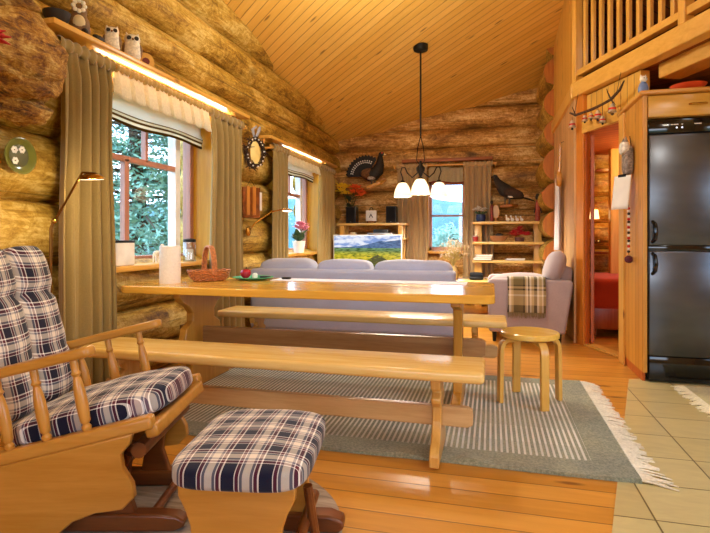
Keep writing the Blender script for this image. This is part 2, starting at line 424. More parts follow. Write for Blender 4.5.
# floors
bl=lambda y:.414+(y-2.02)*.2566       # edge between boards and tiles
f=MB(); f.prism([(-3,-2.8),(bl(-2.8),-2.8),(bl(4.25),4.25),(1.10,4.3),(1.2,9),(-3,9)],'z',-.12,0)
struct('floor',f,M_['floor'],smooth=0)
m,nt_,b_=new_mat('floor_tiles'); v_=coords(nt_,(1,1,1),loc=(.07,.02,0))
br=N(nt_,'ShaderNodeTexBrick',offset=0); br.inputs['Scale'].default_value=1; br.inputs['Brick Width'].default_value=.33; br.inputs['Row Height'].default_value=.31; br.inputs['Mortar Size'].default_value=.0035
br.inputs['Color1'].default_value=C('#ccc094'); br.inputs['Color2'].default_value=C('#c0b488'); br.inputs['Mortar'].default_value=C('#6a5a34'); L(nt_,v_,br.inputs['Vector'])
sn=nz(nt_,coords(nt_,(1,3,1)),5,6,.6,1); L(nt_,mix(nt_,.5,br.outputs['Color'],ramp(nt_,sn,[(.3,C('#8c8462')),(.7,C('#d2c894'))]),'SOFT_LIGHT'),b_.inputs['Base Color'])
b_.inputs['Roughness'].default_value=.28; M_['tile']=m
f=MB(); f.prism([(bl(-2.8),-2.8),(3.8,-2.8),(3.8,5.0),(1.10,5.0),(1.10,4.3),(bl(4.25),4.25)],'z',-.12,.002)
struct('floor_tiles',f,M_['tile'],smooth=0)

# panelled partition along the living room and the angled doorway wall
pw=MB(); pw.box(.80,.90,5.60,7.30,0,2.46)
struct('wall_panel',pw,M_['pale_panel'],smooth=0)
pu=MB(); pu.box(.80,.88,5.60,7.55,2.56,4.0)
struct('wall_panel_upper',pu,M_['panel_y'],smooth=0)
tb=MB(); tb.box(.77,.95,5.58,7.6,2.44,2.58)
struct('trim_1',tb,M_['pine_y'],smooth=0,bevel=.01)
def oblique(mb,t0,t1,n0,n1,z0,z1,mi=0):
    q=[E(t0,n0),E(t1,n0),E(t1,n1),E(t0,n1)]
    mb.add([(p.x,p.y,z0) for p in q]+[(p.x,p.y,z1) for p in q],[(0,3,2,1),(4,5,6,7),(0,1,5,4),(1,2,6,5),(2,3,7,6),(3,0,4,7)],mi)
dw=MB(); oblique(dw,.02,.90,.02,.10,2.10,2.44)
struct('wall_door',dw,M_['panel'],smooth=0)
tr=MB(); oblique(tr,-.01,.12,-.02,.03,0,2.46); struct('trim_2',tr,M_['jamb'],smooth=0,bevel=.006)
tr=MB(); oblique(tr,.12,.135,.0,.04,0,2.09); struct('trim_3',tr,M_['redwood'],smooth=0,bevel=.004)
tr=MB(); oblique(tr,.10,.68,-.025,.0,2.07,2.19); struct('trim_4',tr,M_['pine_y'],smooth=0,bevel=.006)
tr=MB(); oblique(tr,.10,.68,-.01,.10,0,.02); struct('trim_5',tr,M_['pine_y'],smooth=0,bevel=.004)
# open door leaf, swung into the small room
d=MB(); q=E(.128,.05)
d.box(0,.035,0,.62,.03,2.05)
dr=thing('door_1','orange stained pine door standing open into the small bedroom','door',(q.x,q.y,0),R(-10))
tag(dr,kind='structure'); d.build('door_leaf',M_['redwood'],dr,bevel=.004)
h=MB(); h.tube([(.035,.56,1.02),(.075,.56,1.02),(.075,.47,1.02)],.009,8); h.build('door_handle',M_['brass'],dr)

# bedroom beyond the doorway
bw=MB()
for i,(z0,z1) in enumerate(zip([-.1,.2,.55,.9,1.25,1.6,1.95,2.3],[.2,.55,.9,1.25,1.6,1.95,2.3,2.6])):
    log(bw,'x',.98,3.6,7.6,(z0+z1)/2,.19,seed=60+i,rz=(z1-z0)/2*1.05)
bw.box(.95,3.6,7.6,7.8,0,2.6)
struct('wall_bedroom',bw,logmat('log_bedroom','x',('#5a3208','#a86c1c','#cf9c3e','#e8c878'),True,.4),smooth=180)
f=MB(); f.prism([(1.2,4.9),(3.7,4.9),(3.7,8.2),(.9,8.2),(.9,5.7)],'z',-.1,.001); struct('floor_bedroom',f,M_['floor'],smooth=0)
pf=MB(); pf.box(3.5,3.6,4.9,7.8,0,2.6); struct('wall_bedroom_side',pf,M_['panel_y'],smooth=0)
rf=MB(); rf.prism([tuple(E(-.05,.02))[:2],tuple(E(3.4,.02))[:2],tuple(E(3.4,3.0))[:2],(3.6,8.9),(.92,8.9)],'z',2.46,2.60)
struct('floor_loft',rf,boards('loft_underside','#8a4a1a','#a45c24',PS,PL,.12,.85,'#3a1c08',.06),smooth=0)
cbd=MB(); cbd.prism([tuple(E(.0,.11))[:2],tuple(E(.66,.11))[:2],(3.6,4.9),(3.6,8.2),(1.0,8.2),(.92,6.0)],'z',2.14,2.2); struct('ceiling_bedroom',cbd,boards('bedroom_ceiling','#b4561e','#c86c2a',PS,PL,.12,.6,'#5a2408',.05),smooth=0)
po=MB(); po.box(1.40,1.54,6.9,7.02,0,2.14); struct('trim_6',po,M_['pine_z'],smooth=0,bevel=.01)
lw=MB(); q0=E(-.6,1.75); 
q=[E(-3.2,1.75),E(3.6,1.75),E(3.6,1.85),E(-3.2,1.85)]
lw.add([(p.x,p.y,2.6) for p in q]+[(p.x,p.y,3.05) for p in q],[(0,3,2,1),(4,5,6,7),(0,1,5,4),(1,2,6,5),(2,3,7,6),(3,0,4,7)])
struct('wall_loft',lw,M_['panel'],smooth=0)

# loft edge beam
bm_=MB(); oblique(bm_,-.06,3.4,-.06,.06,2.45,2.60); struct('trim_7',bm_,M_['pine_y'],smooth=0,bevel=.012)
bm_=MB(); oblique(bm_,1.0,3.4,.10,.30,2.34,2.46); struct('trim_8',bm_,M_['pine_y'],smooth=0,bevel=.012)

# rear of the kitchen, behind the viewpoint : walls with large unseen openings added for fill daylight
rw=MB()
for (a,b,z0,z1) in [(-3,3.8,0,.85),(-3,3.8,2.3,6),(-3,-1.2,.85,2.3),(1.6,3.8,.85,2.3)]: rw.box(a,b,-2.9,-2.75,z0,z1)
struct('wall_rear',rw,M_['panel_y'],smooth=0)
rw=MB()
for (a,b,z0,z1) in [(-2.9,5.0,0,.9),(-2.9,5.0,2.2,6),(-2.9,-1,.9,2.2),(2.0,5.0,.9,2.2)]: rw.box(3.7,3.85,a,b,z0,z1)
struct('wall_kitchen',rw,M_['panel_y'],smooth=0)

# ================================================================ windows
def window(name,a,b,z0,z1,X,label_mid=None,detail=1):
    # opening in a wall that runs along y; room on the +x side
    f=MB(); f.box(X-.28,X+.03,b-.0,b+.05,z0-.02,z1+.03); f.box(X-.28,X+.03,a-.05,a,z0-.02,z1+.03); f.box(X-.28,X+.03,a-.05,b+.05,z1,z1+.05)
    root=struct(name,f,M_['gold'],smooth=0,bevel=.004)
    s=MB(); s.rbox(X-.28,X+.055,a-.10,b+.10,z0-.045,z0-.005,.008,2); s.build('window_sill',M_['pine_y'],root)
    xo=X-.20
    o=MB()
    fw=.05
    for (p,q,r_,t) in [(a,a+fw,z0,z1),(b-fw,b,z0,z1),(a,b,z0,z0+fw),(a,b,z1-fw,z1)]: o.box(xo-.05,xo+.03,p,q,r_,t)
    o.build('window_frame',M_['pinkwood'],root,bevel=.004)
    wf=MB(); m1=a+(b-a)*.86
    for (p,q,r_,t) in [(m1-.05,m1+.02,z0+fw,z1-fw)]: wf.box(xo-.06,xo+.02,p,q,r_,t)
    wf.build('casement',M_['whiteframe'],root,bevel=.004)
    mu=MB(); zr=z0+(z1-z0)*.645
    mu.box(xo-.03,xo+.015,a+fw,m1,zr-.022,zr+.022)
    mu.box(xo-.03,xo+.015,a+(b-a)*.575-.016,a+(b-a)*.575+.016,zr,z1-fw); mu.box(xo-.03,xo+.015,a+(b-a)*.42-.025,a+(b-a)*.42+.025,z0+fw,zr)
    mu.build('muntin',M_['pinkwood'],root,bevel=.003)
    g=MB(); g.box(xo-.012,xo-.006,a+.02,b-.02,z0+.02,z1-.02); g.build('pane',M_['glass'],root,smooth=0)
    return root
M_['pinkwood']=wood('pink_frame','#a8705c','#c48c76','z',.4,1,False); M_['whiteframe']=plain('white_frame','#f0ece8',.4)
window('window_1',2.75,4.28,.86,2.09,-2.5)
window('window_2',5.85,7.36,.86,2.09,-2.5)
f=MB(); 
for (a,b,z0,z1) in [(-1.06,-.99,.83,2.03),(-.42,-.35,.83,2.03),(-1.06,-.35,1.97,2.03)]: f.box(a,b,8.47,8.82,z0,z1)
w3=struct('window_3',f,M_['gold'],smooth=0,bevel=.004)
s=MB(); s.rbox(-1.12,-.29,8.40,8.80,.80,.84,.008,2); s.build('window_sill',M_['pine_x'],w3)
o=MB()
for (p,q,r_,t) in [(-.99,-.95,.84,1.97),(-.46,-.42,.84,1.97),(-.99,-.42,.84,.90),(-.99,-.42,1.92,1.97),(-.99,-.42,1.40,1.43)]: o.box(p,q,8.62,8.68,r_,t)
o.build('window_frame',M_['iron'] if False else M_['pinkwood'],w3,bevel=.003)
g=MB(); g.box(-.98,-.43,8.645,8.65,.86,1.96); g.build('pane',M_['glass'],w3,smooth=0)

# ================================================================ outdoors
gm=MB(); gm.box(-60,60,-60,80,-.62,-.6); struct('ground',gm,plain('grass_ground','#5c6c50',.95,var=.3,sc=.6),smooth=0)
lake=MB(); lake.box(-40,40,24,60,-.59,-.585); struct('lake',lake,plain('lake_water','#5c8494',.3),smooth=0)
bark=plain('bark','#4c4038',.9,var=.3,sc=14); leafm=[]
for i,c in enumerate(('#86b8a8','#a8d0c4','#6ca49c')):
    m,nt_,b_=new_mat('needles_%d'%i); n_=nz(nt_,coords(nt_),3,3); L(nt_,ramp(nt_,n_,[(.3,tuple(x*.75 for x in C(c)[:3])),(.7,C(c))]),b_.inputs['Base Color']); b_.inputs['Roughness'].default_value=.8
    b_.inputs['Transmission Weight'].default_value=0; leafm.append(m)
def tree(x,y,h,r,label,mi=0,z0=-.6,dens=1.0,low=.15,leaf=.062):
    t=thing('pine_tree',label,'tree',(x,y,z0),group='trees outside the windows')
    rg=random.Random(int(x*100+y*31)); tb=MB(); lv=MB()
    tb.tube([(0,0,0),(rg.uniform(-.1,.1),rg.uniform(-.1,.1),h*.5),(rg.uniform(-.15,.15),rg.uniform(-.15,.15),h*.97)],[.16,.11,.03],9)
    nb=int(46*dens)
    for i in range(nb):
        z=h*(low+(1-low)*(i+rg.random())/nb); rr=r*(1.12-z/h)**.7*rg.uniform(.6,1.1)+.15; a=rg.random()*2*PI
        p0=Vector((0,0,z)); dirv=Vector((math.cos(a),math.sin(a),rg.uniform(-.15,.35)))
        p1=p0+dirv*rr*.5+Vector((0,0,rg.uniform(-.1,.1))); p2=p0+dirv*rr+Vector((0,0,rg.uniform(-.25,.2)))
        tb.tube([p0,p1,p2],[.035,.022,.008],5)
        for k in range(int(7*dens)+2):
            s=.3+.75*k/(7*dens+1); c=(p0.lerp(p1,s*2) if s<.5 else p1.lerp(p2,s*2-1))+Vector((rg.gauss(0,.14),rg.gauss(0,.14),rg.gauss(0,.09)))
            for q in range(22):
                cc=c+Vector((rg.gauss(0,.13),rg.gauss(0,.13),rg.gauss(0,.08)))
                u=Vector((rg.gauss(0,1),rg.gauss(0,1),rg.gauss(0,.6))).normalized()*leaf*rg.uniform(.6,1.3); v=u.orthogonal().normalized()*leaf*.32
                v.rotate(Matrix.Rotation(rg.random()*6,3,u))
                lv.add([cc-u,cc+v,cc+u,cc-v],[(0,1,2,3)])
    tb.build('trunk',bark,t); lv.build('foliage',leafm[mi],t,smooth=0,solid=1e-4 if False else 0)
    return t
tree(-5.4,7.0,4.6,1.7,'bushy green pine close outside the window nearest the rocking chair',0,dens=1.3,low=.1)
tree(-6.1,10.4,5.2,1.5,'tall pine behind the right casement of the nearer side window',1,dens=1.2,low=.12)
tree(-9.4,10.2,6.0,2.2,'pine further out behind the bushy green pine',2,dens=1.1)
tree(-11.5,15.4,8.0,2.8,'tallest pine far out beyond the nearer side window',0,dens=1.2)
tree(-7.5,14.5,4.2,1.6,'slim pine outside the window by the television',1,dens=.9)
tree(-1.2,15.5,1.8,1.3,'low bush outside the back wall window',1,dens=1.2,low=.05)
tree(.2,22,1.9,1.6,'round bush far beyond the back wall window',2,dens=1.0,low=.05)

hl=MB(); hl.grid(lambda u,v:(-70+140*u,62+18*v,-.7+(8.2+2.2*noise.noise((u*7,1,2))+1.2*noise.noise((u*21,4,2)))*(1-(1-v)**2)),90,12); struct('hills',hl,plain('far_hills','#3e6a74',.95,var=.25,sc=.5),smooth=180)
# ================================================================ dining set
def trestle_profile(h,top,waist,foot,z0=0):
    # half-outline mirrored: (y,z)
    pts=[(foot,z0),(foot,z0+.05),(foot-.02,z0+.075),(waist+.05,z0+.10),(waist,z0+.17),(waist,h*.62),(waist+.035,h*.68),(waist+.04,h*.74),(waist,h*.80),(waist+.02,h*.9),(top,h-.05),(top,h)]
    return pts+[(-y,z) for y,z in reversed(pts)]
def bench(label,x0,x1,y0,y1,tx,zs,loc):
    yc=(y0+y1)/2
    t=thing('bench',label,'bench',(0,yc,loc),group='long trestle benches')
    s=MB(); s.rbox(x0,x1,y0-yc,y1-yc,.385,.438,.018,4); s.build('seat',M_['bench_x'],t)
    for k,x in enumerate(tx):
        l=MB(); l.prism(trestle_profile(.386,.13,.058,.185),'x',x-.022,x+.022); l.build('leg',M_['bench_z'],t,bevel=.006)
    p=MB(); p.prism([(tx[0]-.15,zs),(tx[1]+.14,zs),(tx[1]+.165,zs+.012),(tx[1]+.165,zs+.083),(tx[1]+.14,zs+.095),(tx[0]-.15,zs+.095)],'y',-.019,.019); p.build('stretcher',M_['bench_plank'],t,bevel=.004)
    return t
bench('long pale wooden bench in front of the table, on the edge of the green rug',-2.22,-.03,2.36,2.70,(-1.98,-.25),.138,.0135)
bench('long pale wooden bench between the table and the back of the sofa',-2.20,.11,3.87,4.21,(-1.90,-.12),.138,.0135)
t=thing('dining_table','long honey coloured trestle dining table with rounded corners','table',(-1.15,3.32,.0135))
def rrect(x0,x1,y0,y1,r,n=6):
    o=[]
    for cx,cy,a0 in ((x1-r,y1-r,0),(x0+r,y1-r,90),(x0+r,y0+r,180),(x1-r,y0+r,270)):
        for k in range(n+1): a=R(a0+90*k/n); o.append((cx+r*math.cos(a),cy+r*math.sin(a)))
    return o
s=MB(); s.prism(rrect(-1.21,1.17,-.44,.44,.07),'z',.677,.7265); s.build('tabletop',M_['table_x'],t,bevel=.008,bseg=3)
for x in (-.86,.95):
    pr=[(.36,0),(.36,.05),(.30,.085),(.16,.10),(.15,.16),(.23,.24),(.25,.31),(.22,.42),(.145,.46),(.14,.52),(.19,.57),(.26,.60),(.30,.64),(.30,.677)] if x<0 else [(.36,0),(.36,.05),(.30,.085),(.12,.10),(.075,.16),(.075,.55),(.10,.60),(.30,.64),(.30,.677)]
    l=MB(); l.prism(pr+[(-y,z) for y,z in reversed(pr)],'x',x-.027,x+.027); l.build('leg',M_['table_z'],t,bevel=.006)
p=MB(); p.prism([(-1.02,.30),(1.09,.30),(1.115,.315),(1.115,.395),(1.09,.41),(-1.02,.41)],'y',-.022,.022); p.build('stretcher',M_['table_plank'],t,bevel=.004)

# stool : round seat on four bent legs
t=thing('stool','round birch stool with four bent legs at the end of the table','stool',(.235,3.475,.016),R(-23))
s=MB(); s.lathe([(0,.405),(.165,.405),(.178,.412),(.18,.425),(.178,.438),(.170,.444),(0,.444)],36); s.build('seat',wood('stool_seat','#d8a83e','#ecc464','x',.22,1,False),t)
for k in range(4):
    a=R(45+90*k); c,s_=math.cos(a),math.sin(a); l=MB()
    pts=[]; 
    for r_,z in [(.09,.393),(.135,.393),(.160,.388),(.178,.374),(.188,.352),(.192,.32),(.194,.16),(.196,0)]:
        pts.append((r_,z))
    wd=.025; th=.0125; vs=[]
    for i,(r_,z) in enumerate(pts):
        p0=Vector(pts[max(0,i-1)]); p1=Vector(pts[min(len(pts)-1,i+1)]); tg=(p1-p0).normalized(); nn=Vector((-tg.y,tg.x))
        for sgn,off in ((-1,-th),(1,-th),(1,th),(-1,th)):
            q=Vector((r_,z))+nn*off; vs.append((q.x*c-sgn*wd*s_,q.x*s_+sgn*wd*c,q.y))
    fs=[]
    for i in range(len(pts)-1):
        for j in range(4): fs.append((i*4+j,i*4+(j+1)%4,(i+1)*4+(j+1)%4,(i+1)*4+j))
    fs+=[(3,2,1,0),tuple((len(pts)-1)*4+j for j in range(4))]
    l.add(vs,fs); l.build('leg',M_['birch'],t,bevel=.003)

# ================================================================ rugs
def rugmat():
    m,nt,b=new_mat('rug_wool'); tc=N(nt,'ShaderNodeTexCoord'); sp=N(nt,'ShaderNodeSeparateXYZ'); L(nt,tc.outputs['Object'],sp.inputs[0])
    x,y=sp.outputs[0],sp.outputs[1]
    sx=math_(nt,'FRACT',math_(nt,'DIVIDE',math_(nt,'ADD',x,10),.027)); rib=ramp(nt,sx,[(0,(1,1,1,1)),(.34,(1,1,1,1)),(.42,(0,0,0,1)),(.92,(0,0,0,1)),(1,(1,1,1,1))])
    inx=math_(nt,'MULTIPLY',math_(nt,'LESS_THAN',x,.45),math_(nt,'GREATER_THAN',x,-2.3))
    iny=math_(nt,'MULTIPLY',math_(nt,'LESS_THAN',y,3.92),math_(nt,'GREATER_THAN',y,2.62))
    ins=math_(nt,'MULTIPLY',inx,iny)
    # broad bands: some ribs fade
    bd=math_(nt,'FRACT',math_(nt,'DIVIDE',math_(nt,'ADD',y,10.1),.46)); bf=ramp(nt,bd,[(.45,(1,1,1,1)),(.5,(.75,.75,.75,1))],'CONSTANT')
    n1=nz(nt,coords(nt,(1,1,1)),90,3,.7); n2=nz(nt,coords(nt,(1,1,1)),2.5,3)
    base=ramp(nt,n1,[(.35,C('#646c58')),(.65,C('#aaaa90'))])
    base=mix(nt,.35,base,ramp(nt,n2,[(.35,C('#687068')),(.65,C('#b0ac84'))]))
    pale=mix(nt,.15,C('#eeeade'),base)
    f=math_(nt,'MULTIPLY',math_(nt,'MULTIPLY',rib,ins),bf)
    L(nt,mix(nt,f,base,pale),b.inputs['Base Color']); b.inputs['Roughness'].default_value=1; b.inputs['Specular IOR Level'].default_value=.1; b.inputs['Sheen Weight'].default_value=.2
    h=math_(nt,'ADD',math_(nt,'MULTIPLY',n1,.5),math_(nt,'MULTIPLY',f,.7)); bump(nt,b,h,.6,.008); return m
def rug_z(x,y):
    e=max(0,1-abs(y-2.45)/.14)
    k=e*(.020*math.exp(-((x+.10)/.06)**2)+.012*math.exp(-((x+.42)/.07)**2)+.012*(.5+.5*noise.noise((x*2.3,0,3)))*(1-math.exp(-((x+.25)/.09)**2)-math.exp(-((x+1.98)/.09)**2)))
    k+=max(0,1-abs(x-.62)/.2)*.006
    return .012+k
rg=MB()
X0,X1,Y0,Y1=-2.0,.62,2.45,4.06
def rf_(u,v):
    x=X0+(X1-X0)*u; y=Y0+(Y1-Y0)*v
    if v==0: y+=.012*noise.noise((x*2,5,1))
    return (x,y,rug_z(x,y))
rg.grid(rf_,110,60)
nb=(111,61); b0=len(rg.v)
# skirt to the floor + underside
top=list(range(0,111)); 
edge=[i for i in range(111)]+[111*j+110 for j in range(1,61)]+[111*60+i for i in range(109,-1,-1)]+[111*j for j in range(59,0,-1)]
low=[(rg.v[i][0],rg.v[i][1],.0015) for i in edge]; bb=len(rg.v); rg.v+= [Vector(p) for p in low]
for k in range(len(edge)):
    k2=(k+1)%len(edge); rg.f.append([edge[k],bb+k,bb+k2,edge[k2]]); rg.m.append(0)
rug=rg.build('rug',rugmat(),smooth=60); tag(rug,'grey green woven rug with pale ribbed stripes lying under the dining table','rug')
fr=MB(); r2=random.Random(3)
for i in range(150):
    y=Y0+.01+(Y1-Y0-.02)*i/149; l_=r2.uniform(.075,.12); dy=r2.uniform(-.03,.02)
    if i<9: l_*=1.25; dy-=.03
    w_=.006; p=[(X1-.004,y,.014),(X1+l_*.4,y+dy*.4,.011+r2.uniform(0,.008)),(X1+l_,y+dy,.0045+r2.uniform(0,.002))]
    fr.tube(p,[.0052,.0048,.003],5)
fr.build('fringe',fabric('fringe_wool','#e6ddc4',1,90),rug)
k2=MB(); k2.rbox(1.30,2.0,2.2,4.12,.002,.014,.005,2); kr=k2.build('kitchen_rug',fabric('kitchen_wool','#b8b070',1,60,.3)); tag(kr,'yellow green fringed rug on the tiles in front of the fridge','rug')
fr=MB()
for i in range(150):
    y=2.21+1.9*i/149; l_=r2.uniform(.05,.09); dy=r2.uniform(-.03,.03)
    fr.tube([(1.305,y,.012),(1.30-l_*.5,y+dy*.5,.012),(1.30-l_,y+dy,.006)],[.005,.0045,.003],5)
fr.build('fringe',M_['fr'] if 'fr' in M_ else fabric('fringe_wool_pale','#ece4c0',1,90),kr)

# ================================================================ glider chair + ottoman + round mat
c=W(-.62,1.86)
mm=MB(); mm.lathe([(0,.001),(.56,.001),(.575,.004),(.575,.010),(.56,.013),(0,.013)],64,(0,0,0))
m,nt_,b_=new_mat('mat_weave'); v_=coords(nt_,(1.2,12,1),rot=(0,0,R(8))); f_=nz(nt_,v_,2,6,.65,.6); L(nt_,ramp(nt_,f_,[(.3,C('#6a5c50')),(.55,C('#a89684')),(.72,C('#c8b8a4'))]),b_.inputs['Base Color']); b_.inputs['Roughness'].default_value=.7
o=mm.build('round_mat',m,loc=c,smooth=30); tag(o,'round grey brown mat under the plaid footstool','mat')

c=W(-1.0,2.03)
ch=thing('glider_chair','wooden glider armchair with plaid cushions beside the window','armchair',c,YAW)
TILT=Matrix.Translation((.17,0,.42))@Matrix.Rotation(-R(14),4,'Y')@Matrix.Translation((-.17,0,-.42))
def spindle(mb,p0,p1,r,M=None):
    p0=Vector(p0); p1=Vector(p1); prof=[(0,.8),(.06,1.0),(.10,.62),(.14,1.0),(.2,1.05),(.35,1.2),(.55,1.12),(.70,.85),(.76,.62),(.80,1.0),(.84,.7),(.9,.8),(1,.75)]
    mb.tube([p0.lerp(p1,t) for t,_ in prof],[r*k for _,k in prof],12,M=M)
for sy in (-1,1):
    y=.265*sy
    a=MB(); pts=[]; 
    pl=[(-.52,.655),(-.30,.667),(-.05,.672),(.10,.676),(.165,.680),(.18,.672)]
    M2=TILT
    # paddle shaped arm: wide in the middle
    ex=.03 if sy>0 else 0
    poly=[(-.52,-.022),(-.30,-.030),(-.05,-.034),(.10+ex,-.036),(.165+ex,-.030),(.182+ex,0),(.165+ex,.030),(.10+ex,.036),(-.05,.034),(-.30,.030),(-.52,.022)]
    a.prism([(px,py+y) for px,py in poly],'z',.660,.694,M=TILT); a.build('armrest',M_['chair'],ch,bevel=.011,bseg=3)
    rl=MB(); rl.rbox(-.46,.315,y-.027,y+.027,.372,.418,.012,3,M=TILT); rl.build('seat_rail',M_['chair'],ch)
    for k,x in enumerate((-.30,-.17,-.04,.10)):
        s=MB(); spindle(s,(x-.012,y,.415),(x,y,.662),.0165,M=TILT); s.build('spindle',M_['chair_z'],ch)
    p=MB()
    pr=[(-.44,.375),(.245,.375),(.225,.34),(.19,.315),(.185,.27),(.205,.21),(.20,.165),(.15,.135),(.06,.145),(-.02,.135),(-.09,.10),(-.17,.11),(-.44,.175)]
    yy=y+(-.012 if sy<0 else .012)
    p.prism(pr,'y',yy-.014,yy+.014,M=TILT); p.build('side_panel',M_['chair'],ch,bevel=.005)
# front rail, cross bars, back
b=MB(); b.rbox(.275,.322,-.27,.27,.338,.386,.012,3,M=TILT); b.build('front_rail',M_['chair'],ch)
b=MB(); b.tube([(.225,-.235,.30),(.225,.235,.30)],.028,14,M=TILT); b.build('cross_bar',M_['chair_dark'],ch)
for sy in (-1,1):
    b=MB(); b.rbox(-.335,-.295,sy*.25-.02,sy*.25+.02,.40,1.10,.012,3,M=TILT); b.build('back_post',M_['chair_z'],ch)
b=MB(); b.rbox(-.335,-.30,-.25,.25,1.04,1.12,.014,3,M=TILT); b.build('back_rail',M_['chair'],ch)
for k in range(5):
    s=MB(); spindle(s,(-.318,-.18+.09*k,.42),(-.318,-.18+.09*k,1.05),.011,M=TILT); s.build('back_spindle',M_['chair_z'],ch)
# base : two runners, uprights, hanging links
for sy in (-1,1):
    y=.17*sy
    b=MB(); b.prism([(-.42,.014),(.36,.014),(.395,.028),(.40,.05),(.37,.068),(.30,.075),(-.30,.075),(-.40,.068),(-.42,.05)],'y',y-.03,y+.03); b.build('runner',M_['chair_dark'],ch,bevel=.008)
    b=MB(); b.prism([(.10,.07),(.22,.07),(.19,.16),(.20,.25),(.24,.31),(.17,.335),(.11,.30),(.12,.18)],'y',y-.016,y+.016); b.build('upright',M_['chair_dark'],ch,bevel=.005)
    b=MB(); b.prism([(-.30,.07),(-.16,.07),(-.19,.16),(-.18,.24),(-.22,.28),(-.28,.26),(-.27,.16)],'y',y-.016,y+.016); b.build('upright',M_['chair_dark'],ch,bevel=.005)
    b=MB(); b.tube([(.205,y+.03*sy,.29),(.135,y+.03*sy,.12)],.017,10); b.build('link',M_['chair_dark'],ch)
b=MB(); b.tube([(.27,-.17,.052),(.27,.17,.052)],.016,10); b.build('base_bar',M_['chair_dark'],ch)
b=MB(); b.tube([(-.3,-.17,.052),(-.3,.17,.052)],.016,10); b.build('base_bar',M_['chair_dark'],ch)
def soft(mb,x0,x1,y0,y1,z0,z1,e=4.5,n=14,M=None,puff=None):
    # rounded block with softly domed faces
    vs=[];fs=[]; idx={}
    def key(i,j,k): return (i,j,k)
    def P(i,j,k):
        q=(i,j,k)
        if q in idx: return idx[q]
        p=Vector((-1+2*i/n,-1+2*j/n,-1+2*k/n)); m=max(abs(p.x),abs(p.y),abs(p.z)); q2=(abs(p.x)**e+abs(p.y)**e+abs(p.z)**e)**(1/e)
        p=p*(m/q2)
        pt=Vector(((x0+x1)/2+p.x*(x1-x0)/2,(y0+y1)/2+p.y*(y1-y0)/2,(z0+z1)/2+p.z*(z1-z0)/2))
        if puff: pt=puff(pt,p)
        idx[q]=len(vs); vs.append(pt); return idx[q]
    for i in range(n):
        for j in range(n):
            fs.append([P(i,j,0),P(i,j+1,0),P(i+1,j+1,0),P(i+1,j,0)]); fs.append([P(i,j,n),P(i+1,j,n),P(i+1,j+1,n),P(i,j+1,n)])
            fs.append([P(i,0,j),P(i+1,0,j),P(i+1,0,j+1),P(i,0,j+1)]); fs.append([P(i,n,j),P(i,n,j+1),P(i+1,n,j+1),P(i+1,n,j)])
            fs.append([P(0,i,j),P(0,i,j+1),P(0,i+1,j+1),P(0,i+1,j)]); fs.append([P(n,i,j),P(n,i+1,j),P(n,i+1,j+1),P(n,i,j+1)])
    return mb.add(vs,fs,0,M)
s=MB()
def pf_(pt,p):
    if p.z>0: pt.z+=.018*(1-p.x**2)*(1-p.y**2)+.006*noise.noise(pt*9)
    return pt
soft(s,-.27,.335,-.235,.235,.388,.492,4.5,18,TILT,pf_)
o=s.build('seat_cushion',M_['plaid'],ch,smooth=180); Ti=TILT.inverted()
def uv_seat(co):
    q=Ti@co; return (q.x, q.y)
set_uv(o,uv_seat)
for k,(ya,yb) in enumerate(((-.235,.005),(-.005,.235))):
    s=MB()
    def pf2(pt,p):
        f_=math.exp(-((pt.z-.93)/.022)**2)+.35*math.exp(-((pt.z-.70)/.02)**2)
        if p.x>0: pt.x+=-.022*f_+.016*(1-p.y**2)+.006*noise.noise(pt*7)
        return pt
    soft(s,-.30,-.185,ya,yb,.49,1.13,5,20,TILT,pf2)
    o=s.build('back_cushion',M_['plaid'],ch,smooth=180)
    set_uv(o,lambda co:((Ti@co).y+.04,(Ti@co).z+((Ti@co).x)*.6))

c=W(-.315,1.67,.012)
ot=thing('footstool','plaid topped wooden footstool on the round mat','footstool',c,YAW-R(5))
s=MB()
def pf3(pt,p):
    if p.z>0: pt.z+=.014*(1-p.x**2)*(1-p.y**2)+.005*noise.noise(pt*8)
    return pt
soft(s,-.20,.203,-.27,.258,.338,.415,5,20,None,pf3)
o=s.build('cushion',M_['plaid'],ot,smooth=180)
set_uv(o,lambda co:(co.x,max(co.y,-.245)))
for sy in (-1,1):
    y=.205*sy
    p=MB(); pr=[(.170,.345),(.168,.31),(.145,.265),(.132,.225),(.130,.18),(.138,.13),(.150,.09),(.15,.06)]
    p.prism(pr+[(-x,z) for x,z in reversed(pr)],'y',y-.013,y+.013); p.build('side_panel',M_['chair'],ot,bevel=.005)
    b=MB(); b.prism([(-.24,.002),(.24,.002),(.262,.02),(.258,.045),(.21,.062),(-.21,.062),(-.258,.045),(-.262,.02)],'y',y-.035,y+.035); b.build('runner',M_['chair_dark'],ot,bevel=.008)
for x in (-.14,.14):
    b=MB(); b.rbox(x-.018,x+.018,-.20,.20,.30,.345,.006,2); b.build('seat_rail',M_['chair'],ot)
b=MB(); b.tube([(.155,-.19,.13),(.155,.19,.13)],.018,12); b.build('cross_bar',M_['chair_dark'],ot)
b=MB(); b.tube([(-.155,-.19,.13),(-.155,.19,.13)],.018,12); b.build('cross_bar',M_['chair_dark'],ot)
b=MB(); b.tube([(.19,.02,.055),(.165,.0,.25)],.015,10); b.build('link',M_['chair_dark'],ot)
